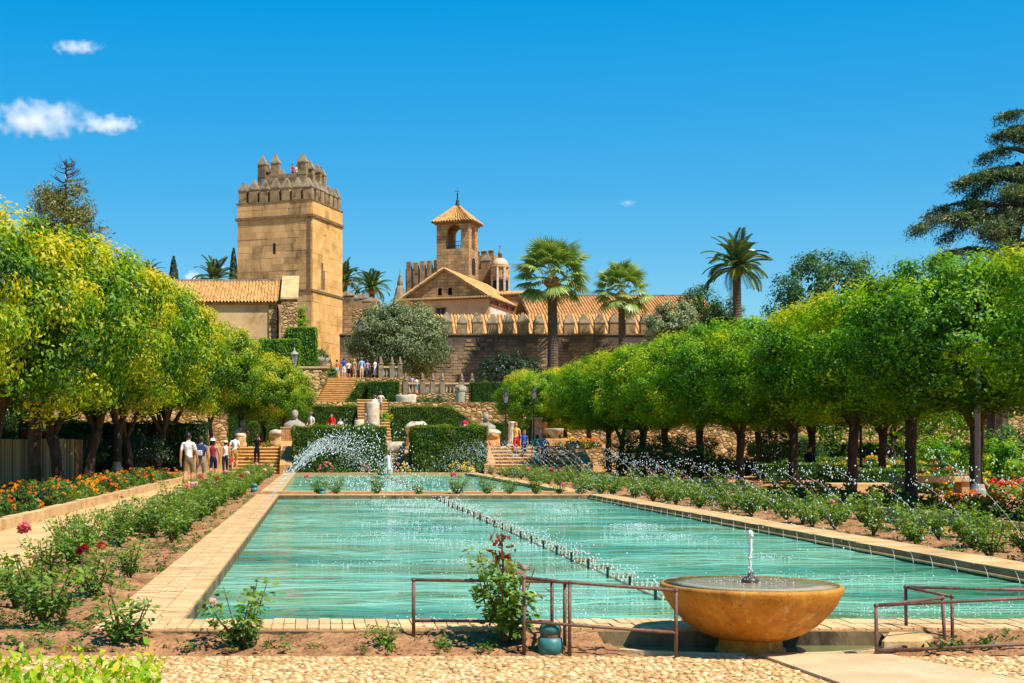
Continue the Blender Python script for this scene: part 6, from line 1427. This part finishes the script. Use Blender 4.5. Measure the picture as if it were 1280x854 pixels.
drum('tall marble pedestal with a broken white capital', gx(575.5, 112), 112, Z2, .37, gz(490, 112)-Z2, M_GREYSTONE, seed=9)
drum('column drum lying on its side between the hedges', gx(484, 69.6), 69.9, 1.0+.28, .31, .86, seed=10, rot=(0, R(90), 0))
tag(MB().box(gx(481, 69.5), gx(513, 69.5), 69.0, 71.2, -.2, 1.0).build('stone_ledge', M_RUBBLE), 'low stone ledge carrying the fallen column drum', 'wall')
tag(rough(MB().lathe([(.25, 0), (.42, .25), (.5, .5), (.48, .6)], 10), .03, 4).build('broken_capital', M_MARBLE), 'broken white capital on top of the tall pedestal', 'capital').location = (gx(575.5, 112), 112, gz(490, 112)-.15)
tag(MB().box(gx(374, 80), gx(441, 80), 80.0, 81.0, Z1-.2, 2.36).build('seat_ledge', M_MARBLE, bevel=.03), 'pale stone ledge on which people sit', 'ledge')
for lab, x, y, z, s, seed in (('carved stone block with a white flat top beside the steps', gx(616, 72.5), 72.5, Z1, .5, 11), ('carved capital stone on a base of flowers near the pier', gx(346, 73.2), 73.2, Z1, .5, 12), ('pale carved stone on the terrace under the orange tree', gx(300, 76), 76, Z1, .42, 13), ('white rounded stone behind the hedge top', gx(520, 76), 76, Z1, .75, 14)):
    t = empty('carved_stone', (x, y, z), 0, lab, 'stone')
    rough(MB().lathe([(s*.75, 0), (s*.78, s*.4), (s*.72, s*.8), (s*.8, s*1.15), (s*.82, s*1.35)], 9, rot=.3), s*.07, seed).build('block', M_BRICKR if seed == 11 else M_COPE, t, bevel=.02)
    rough(MB().lathe([(s*.82, s*1.33), (s*.85, s*1.5), (s*.6, s*1.72), (s*.3, s*1.78)], 12), s*.05, seed+1).build('capping', M_MARBLE, t, True)
def column(label, x, y, z, r, h_, mat=M_MARBLE, group=None):
    t = empty('stone_column', (x, y, z), 0, label, 'column', group); MB().box(-r*1.5, r*1.5, -r*1.5, r*1.5, -.1, .18).build('base', mat, t, bevel=.02)
    MB().lathe([(r*1.15, .18), (r, .3), (r*.95, h_*.6), (r*.88, h_-.15), (r*1.1, h_-.1), (r*1.2, h_)], 14).build('shaft', mat, t, True)
column('slim pale marble column beside the lamp post', gx(639, 78), 78, Z1, .17, gz(527, 78)-Z1)
column('grey column shaft under the terrace trees', gx(671, 86), 86, Z1, .32, gz(522, 86)-Z1, M_GREYSTONE)
column('reddish column shaft under the terrace trees', gx(679, 86.5), 86.5, Z1, .25, gz(528, 86.5)-Z1, M_COPE)
t = empty('stone_urn', (gx(693, 76), 76, Z1), 0, 'stone urn on a block with yellow flowers beside the steps', 'urn')
MB().box(-.55, .55, -.5, .5, -.1, .45).build('plinth', M_BRICKR, t, bevel=.03); MB().lathe([(.25, .45), (.2, .6), (.35, .75), (.52, .95), (.5, 1.0)], 16).build('vase', M_MARBLE, t, True)
def planter(label, x, y, z, r):
    t = empty('stone_planter', (x, y, z), 0, label, 'planter'); MB().lathe([(r*.5, -.3), (r*.55, .1), (r*.9, r*.55), (r, r*.85), (r*.92, r*.9)], 16).build('bowl', M_GREYSTONE, t, True)
    obj('plant', crown_mesh('plant', M_GREEN, int(x*10) % 97, n_clump=26, per=40, rx=r*.8, ry=r*.8, rz=r*.6, clump_r=.25, size=.12, bottom=-.3, yellow=.5, inner=0), t, (0, 0, r*1.1))
planter('stone bowl planter on the rubble wall end', gx(376, 112), 112, gz(462, 112), .75); planter('stone bowl planter with a green plant beside the tower door', gx(400, 114), 114, gz(459, 114), .8)
rw = empty('rubble_wall', (gx(388, 105), 105, Z2-1), 0, 'golden rubble stone wall left of the great stair', 'wall'); q0, q1 = gx(373, 105)-gx(388, 105), gx(404, 105)-gx(388, 105)
MB().prism([(q0, 0), (q1-1.2, 0), (q1+.35, gz(472, 105)-Z2+1), (q1+.3, gz(461, 105)-Z2+1), (q0, gz(459, 105)-Z2+1)], 0, 12, 'y').build('wall_body', M_RUBBLE, rw); MB().box(q0-.1, q1+.4, -.1, 12, gz(460.5, 105)-Z2+1, gz(458.5, 105)-Z2+1.03).build('coping', M_COPE, rw)
rb_me = rough(MB().ball((0, 0, 0), .5, .5, .5, 6, 4), .04, 3).mesh('rubble_stone', M_COPE)
for k in range(120):
    z = rnd.uniform(.2, gz(462, 105)-Z2+.9); xm = q0+.15+rnd.random()*((q1-1.2-q0)+z*.36-.3); obj('rubble_stone', rb_me, rw, (xm, -.01, z), (0, rnd.uniform(-.2, .2), 0), (rnd.uniform(.22, .42), .10, rnd.uniform(.15, .26)))
tag(MB().box(gx(394, 120.6), gx(414, 120.6), 121.0, 121.9, Z3-.2, 8.5).build('stone_bench', M_RUBBLE), 'stone parapet bench beside the tower door', 'bench')
# balustrades
def balustrade(label, pts, zb, h_, n_bal):
    t = empty('balustrade', (pts[0][0], pts[0][1], zb), 0, label, 'balustrade'); o = Vector((pts[0][0], pts[0][1], 0))
    pm_ = MB().box(-.19, .19, -.19, .19, -.1, h_+.2).mesh('pier', M_CAPST); fm = MB().lathe([(.24, h_+.2), (.25, h_+.28), (.11, h_+.33), (.14, h_+.42), (.15, h_+.5), (.07, h_+.7), (.03, h_+.85)], 12).mesh('finial', M_CAPST, True)
    bm_ = MB().lathe([(.09, .1), (.06, .25), (.10, .45), (.05, .7), (.09, h_-.08)], 8).mesh('baluster', M_GREYSTONE, True)
    for k, q in enumerate(pts):
        p_ = obj('pier', pm_, t, Vector((q[0], q[1], 0))-o); obj('finial', fm, p_)
        if k+1 < len(pts):
            a, b = Vector((q[0], q[1], 0))-o, Vector((pts[k+1][0], pts[k+1][1], 0))-o; d = b-a; ang = math.atan2(d.y, d.x)
            for z0_, z1_ in ((-.05, .1), (h_-.1, h_+.05)):
                r_ = MB().box(.2, d.length-.2, -.14, .14, z0_, z1_).build('rail', M_COPE, t); r_.location = a; r_.rotation_euler = (0, 0, ang)
            for j in range(n_bal): f = (j+1)/(n_bal+1); obj('baluster', bm_, t, a.lerp(b, f))
balustrade('stone balustrade with pinnacles at the edge of the upper terrace', [(gx(476, 118.8), 118.8), (gx(490, 118.9), 118.9), (gx(500, 119), 119)], Z3, 1.0, 3)
balustrade('stone balustrade with pinnacles behind the terrace visitors', [(gx(437, 124), 124), (gx(454, 124.2), 124.2), (gx(469, 124.4), 124.4), (gx(483, 124.6), 124.6)], Z3, 1.1, 4)
balustrade('stone balustrade with lanterns along the lower lawn edge', [(gx(px, 118.2), 118.2) for px in (507, 528, 541, 553, 577, 590)], Z3B, .95, 4)
fe = empty('iron_fence', (gx(505, 128), 127.6, Z3B), 0, 'dark iron fence before the curtain wall foot', 'fence')
for k in range(34): MB().tube([(k*.22, 0, -.05), (k*.22, 0, 1.3)], .03, 4).build('bar', M_IRON, fe)
for z in (.2, 1.2): MB().box(-.1, 7.4, -.03, .03, z, z+.06).build('rail', M_IRON, fe)
for lab, px0, px1, py0, py1, D in (('pale low roof slab next to the marble pedestal', 569, 597, 510, 520, 104), ('pale low roof slab behind the black lantern', 598, 627, 511, 521, 104)):
    t = empty('garden_shelter', (gx(px0, D), D, Z2-1.5), 0, lab, 'shelter'); w = gx(px1, D)-gx(px0, D)
    MB().prism([(0, gz(py1, D)-Z2+1.5), (1.6, gz(py0, D)-Z2+1.5), (1.6, gz(py0, D)-Z2+1.4), (0, gz(py1, D)-Z2+1.4)], 0, w, 'x').build('roof', mottled('pale_roof_'+str(px0), srgb('#a9b0b4'), srgb('#c4c6c4'), 3, .6, .2), t); MB().box(.1, w-.1, .2, 1.5, -.3, gz(py1, D)-Z2+1.42).build('wall', M_BRICKR, t)
# ------------------------------------------------------------------ cane screen with planter, benches, stone blocks
scn = empty('cane_screen', (-12.8, 48.2, 0), 0, 'cane-clad screen wall topped with red flowers behind the orange trees', 'screen')
def canes(n, x0, x1, z1, seed):
    g = np.random.default_rng(seed); V = []; Q = []; T = []
    for k in range(n):
        x = x0+(x1-x0)*(k+.5)/n+g.normal(0, .004); r_ = (x1-x0)/n*.55; b = len(V); t_ = g.uniform(.2, .9); h_ = z1+g.normal(0, .015)
        for z in (-.05, h_):
            for a in (0, 1.2566, 2.513, 3.77, 5.027): V.append((x+r_*math.cos(a), r_*math.sin(a)-.02, z)); T.append(t_)
        for a in range(5): Q.append((b+a, b+(a+1) % 5, b+5+(a+1) % 5, b+5+a))
    return np_mesh('canes', np.array(V), np.array(Q), M_CANE, np.array(T))
for k in range(3):
    tag(obj('canes', canes(34, k*1.55+.04, k*1.55+1.5, 1.6, k), scn), kind='stuff'); MB().box(k*1.55-.06, k*1.55+.05, -.07, .06, -.1, 1.66).build('post', M_BARK, scn)
MB().box(0, 4.65, .06, 1.5, -.1, 1.58).build('planter_box', M_SOIL, scn)
for i_, (x_, y_) in enumerate(((-7.6, 53), (-8.6, 58), (-7.0, 63), (-9.5, 52), (-6.6, 67))): bush('dark_bush', 'dark leafy bush filling the gap behind the tall orange trunks', 'shrub', (x_-1.6, y_, 0), M_DARKTREE, 1.3, 1.3, 1.0, 340+i_, 50, 60, .12, .3, .9, yellow=.7, group='dark bushes behind the orange trunks')
o = MB().box(-1.0, 1.0, -.12, .12, -.1, 1.35).build('stone_stele', M_COPE, None, bevel=.03); o.location = (gx(258, 66.5), 67.0, 0); tag(o, 'upright pale stone slab beside the hatted walkers', 'stone')
o = MB().lathe([(.17, -.1), (.17, .55), (.14, .62), (.14, .7)], 12).build('stone_bollard', M_GREYSTONE); o.location = (gx(146, 50), 50.0, .1); tag(o, 'short stone post at the foot of an orange tree', 'post')
def awning(label, px, D, w):
    t = empty('white_awning', (gx(px, D), D, 0), 0, label, 'awning'); z = gz(520, D)
    MB().add([(-w, -w, z), (w, -w, z), (w, w, z), (-w, w, z), (0, 0, z+w*.8)], [(0, 1, 4), (1, 2, 4), (2, 3, 4), (3, 0, 4)]).build('canopy', plain('white_canvas', (.75, .74, .70), .9), t)
    for sx in (-1, 1):
        for sy in (-1, 1): MB().tube([(sx*w*.98, sy*w*.98, -.1), (sx*w*.98, sy*w*.98, z+.02)], .04, 6).build('leg', M_GREYSTONE, t)
awning('white pointed canvas awning behind the cane screen', 6, 72, 1.0); awning('white pointed canvas awning glimpsed between orange-tree trunks', 28, 74, 1.0)
def bench_block(label, px, py, D, w, h_):
    t = bpy.data.objects.new('stone_bench', None)
    t = empty('stone_bench', (gx(px, D), D, 0), 0, label, 'bench')
    MB().box(-w/2, w/2, -.28, .28, h_-.14, h_).build('seat', M_COPE, t, bevel=.02)
    for s in (-1, 1): MB().box(s*(w/2-.22)-.12, s*(w/2-.22)+.12, -.22, .22, -.1, h_-.14).build('leg', M_COPE, t, bevel=.02)
bench_block('stone block bench with a person in black', 1014, 600, 55.3, 1.5, .44); bench_block('long stone bench between two grove trunks', 1165, 622, 34.5, 1.9, .62)
for lab, px, D, w, h_, d in (('flat pale stone slab among the grove roses', 870, 47, 1.8, .22, .6), ('flat pale stone slab beside the orange flowers', 1090, 45.5, 3.0, .16, .6), ('flat reddish stone edging slab under the grove trunks', 910, 44, 1.4, .18, .5), ('pale stone ledge along the grove border', 1250, 30.5, 2.4, .14, .5), ('short stone slab behind the roses and jets', 800, 52, 1.8, .2, .5)):
    o = MB().box(-w/2, w/2, -d/2, d/2, -.1, h_).build('stone_slab', M_COPE, None, bevel=.03); o.location = (gx(px, D), D, .02); tag(o, lab, 'stone slab')
# ------------------------------------------------------------------ clouds far beyond
def cloudmat(name, dens, seed, sc):
    m = bpy.data.materials.new(name); m.use_nodes = True; nd, ln = m.node_tree.nodes, m.node_tree.links; nd.remove(nd['Principled BSDF'])
    tc = nd.new('ShaderNodeTexCoord'); le = nd.new('ShaderNodeVectorMath'); le.operation = 'LENGTH'; ln.new(tc.outputs['Object'], le.inputs[0])
    mp = nd.new('ShaderNodeMapping'); mp.inputs['Location'].default_value = (seed, seed*.7, 0); mp.inputs['Scale'].default_value = sc; ln.new(tc.outputs['Object'], mp.inputs[0])
    n = nd.new('ShaderNodeTexNoise'); n.inputs['Scale'].default_value = 1.6; n.inputs['Detail'].default_value = 6; n.inputs['Roughness'].default_value = .55; ln.new(mp.outputs[0], n.inputs['Vector'])
    a = nd.new('ShaderNodeMath'); a.operation = 'MULTIPLY_ADD'; ln.new(n.outputs[0], a.inputs[0]); a.inputs[1].default_value = 1.5; a.inputs[2].default_value = -.05
    b = nd.new('ShaderNodeMath'); b.operation = 'SUBTRACT'; ln.new(a.outputs[0], b.inputs[0]); ln.new(le.outputs['Value'], b.inputs[1])
    c = nd.new('ShaderNodeMath'); c.operation = 'MULTIPLY'; c.use_clamp = False; ln.new(b.outputs[0], c.inputs[0]); c.inputs[1].default_value = dens
    d = nd.new('ShaderNodeMath'); d.operation = 'MAXIMUM'; ln.new(c.outputs[0], d.inputs[0]); d.inputs[1].default_value = 0
    v = nd.new('ShaderNodeVolumeScatter'); v.inputs['Color'].default_value = (.98, .98, 1, 1); ln.new(d.outputs[0], v.inputs['Density']); ln.new(v.outputs[0], nd['Material Output'].inputs['Volume'])
    return m
def cloud(label, px, py, wpx, hpx, seed, D=3000, dens=.05, sc=(3.2, 1, 1.2)):
    m = MB().ball((0, 0, 0), 1, 1, 1, 20, 12); o = m.build('cloud', cloudmat('cloud_vapour_%d' % seed, dens, seed, sc)); o.location = at(px, py, D); o.scale = (wpx*D/F, hpx*D/F*1.4, hpx*D/F); return tag(o, label, 'cloud', kind='thing')
cloud('larger white cloud bank low in the blue sky', 48, 149, 92, 33, 3, dens=.03); cloud('thin tail of cloud trailing from the larger bank', 138, 156, 52, 17, 7, dens=.06); cloud('small high wisp of white cloud', 96, 59, 44, 13, 12, dens=.05); cloud('white cloud patch just above the outbuilding roof', 241, 347, 16, 12, 15, D=6000, dens=.04); cloud('faint tiny wisp of cloud above the curtain wall', 785, 254, 14, 7, 19, dens=.03)
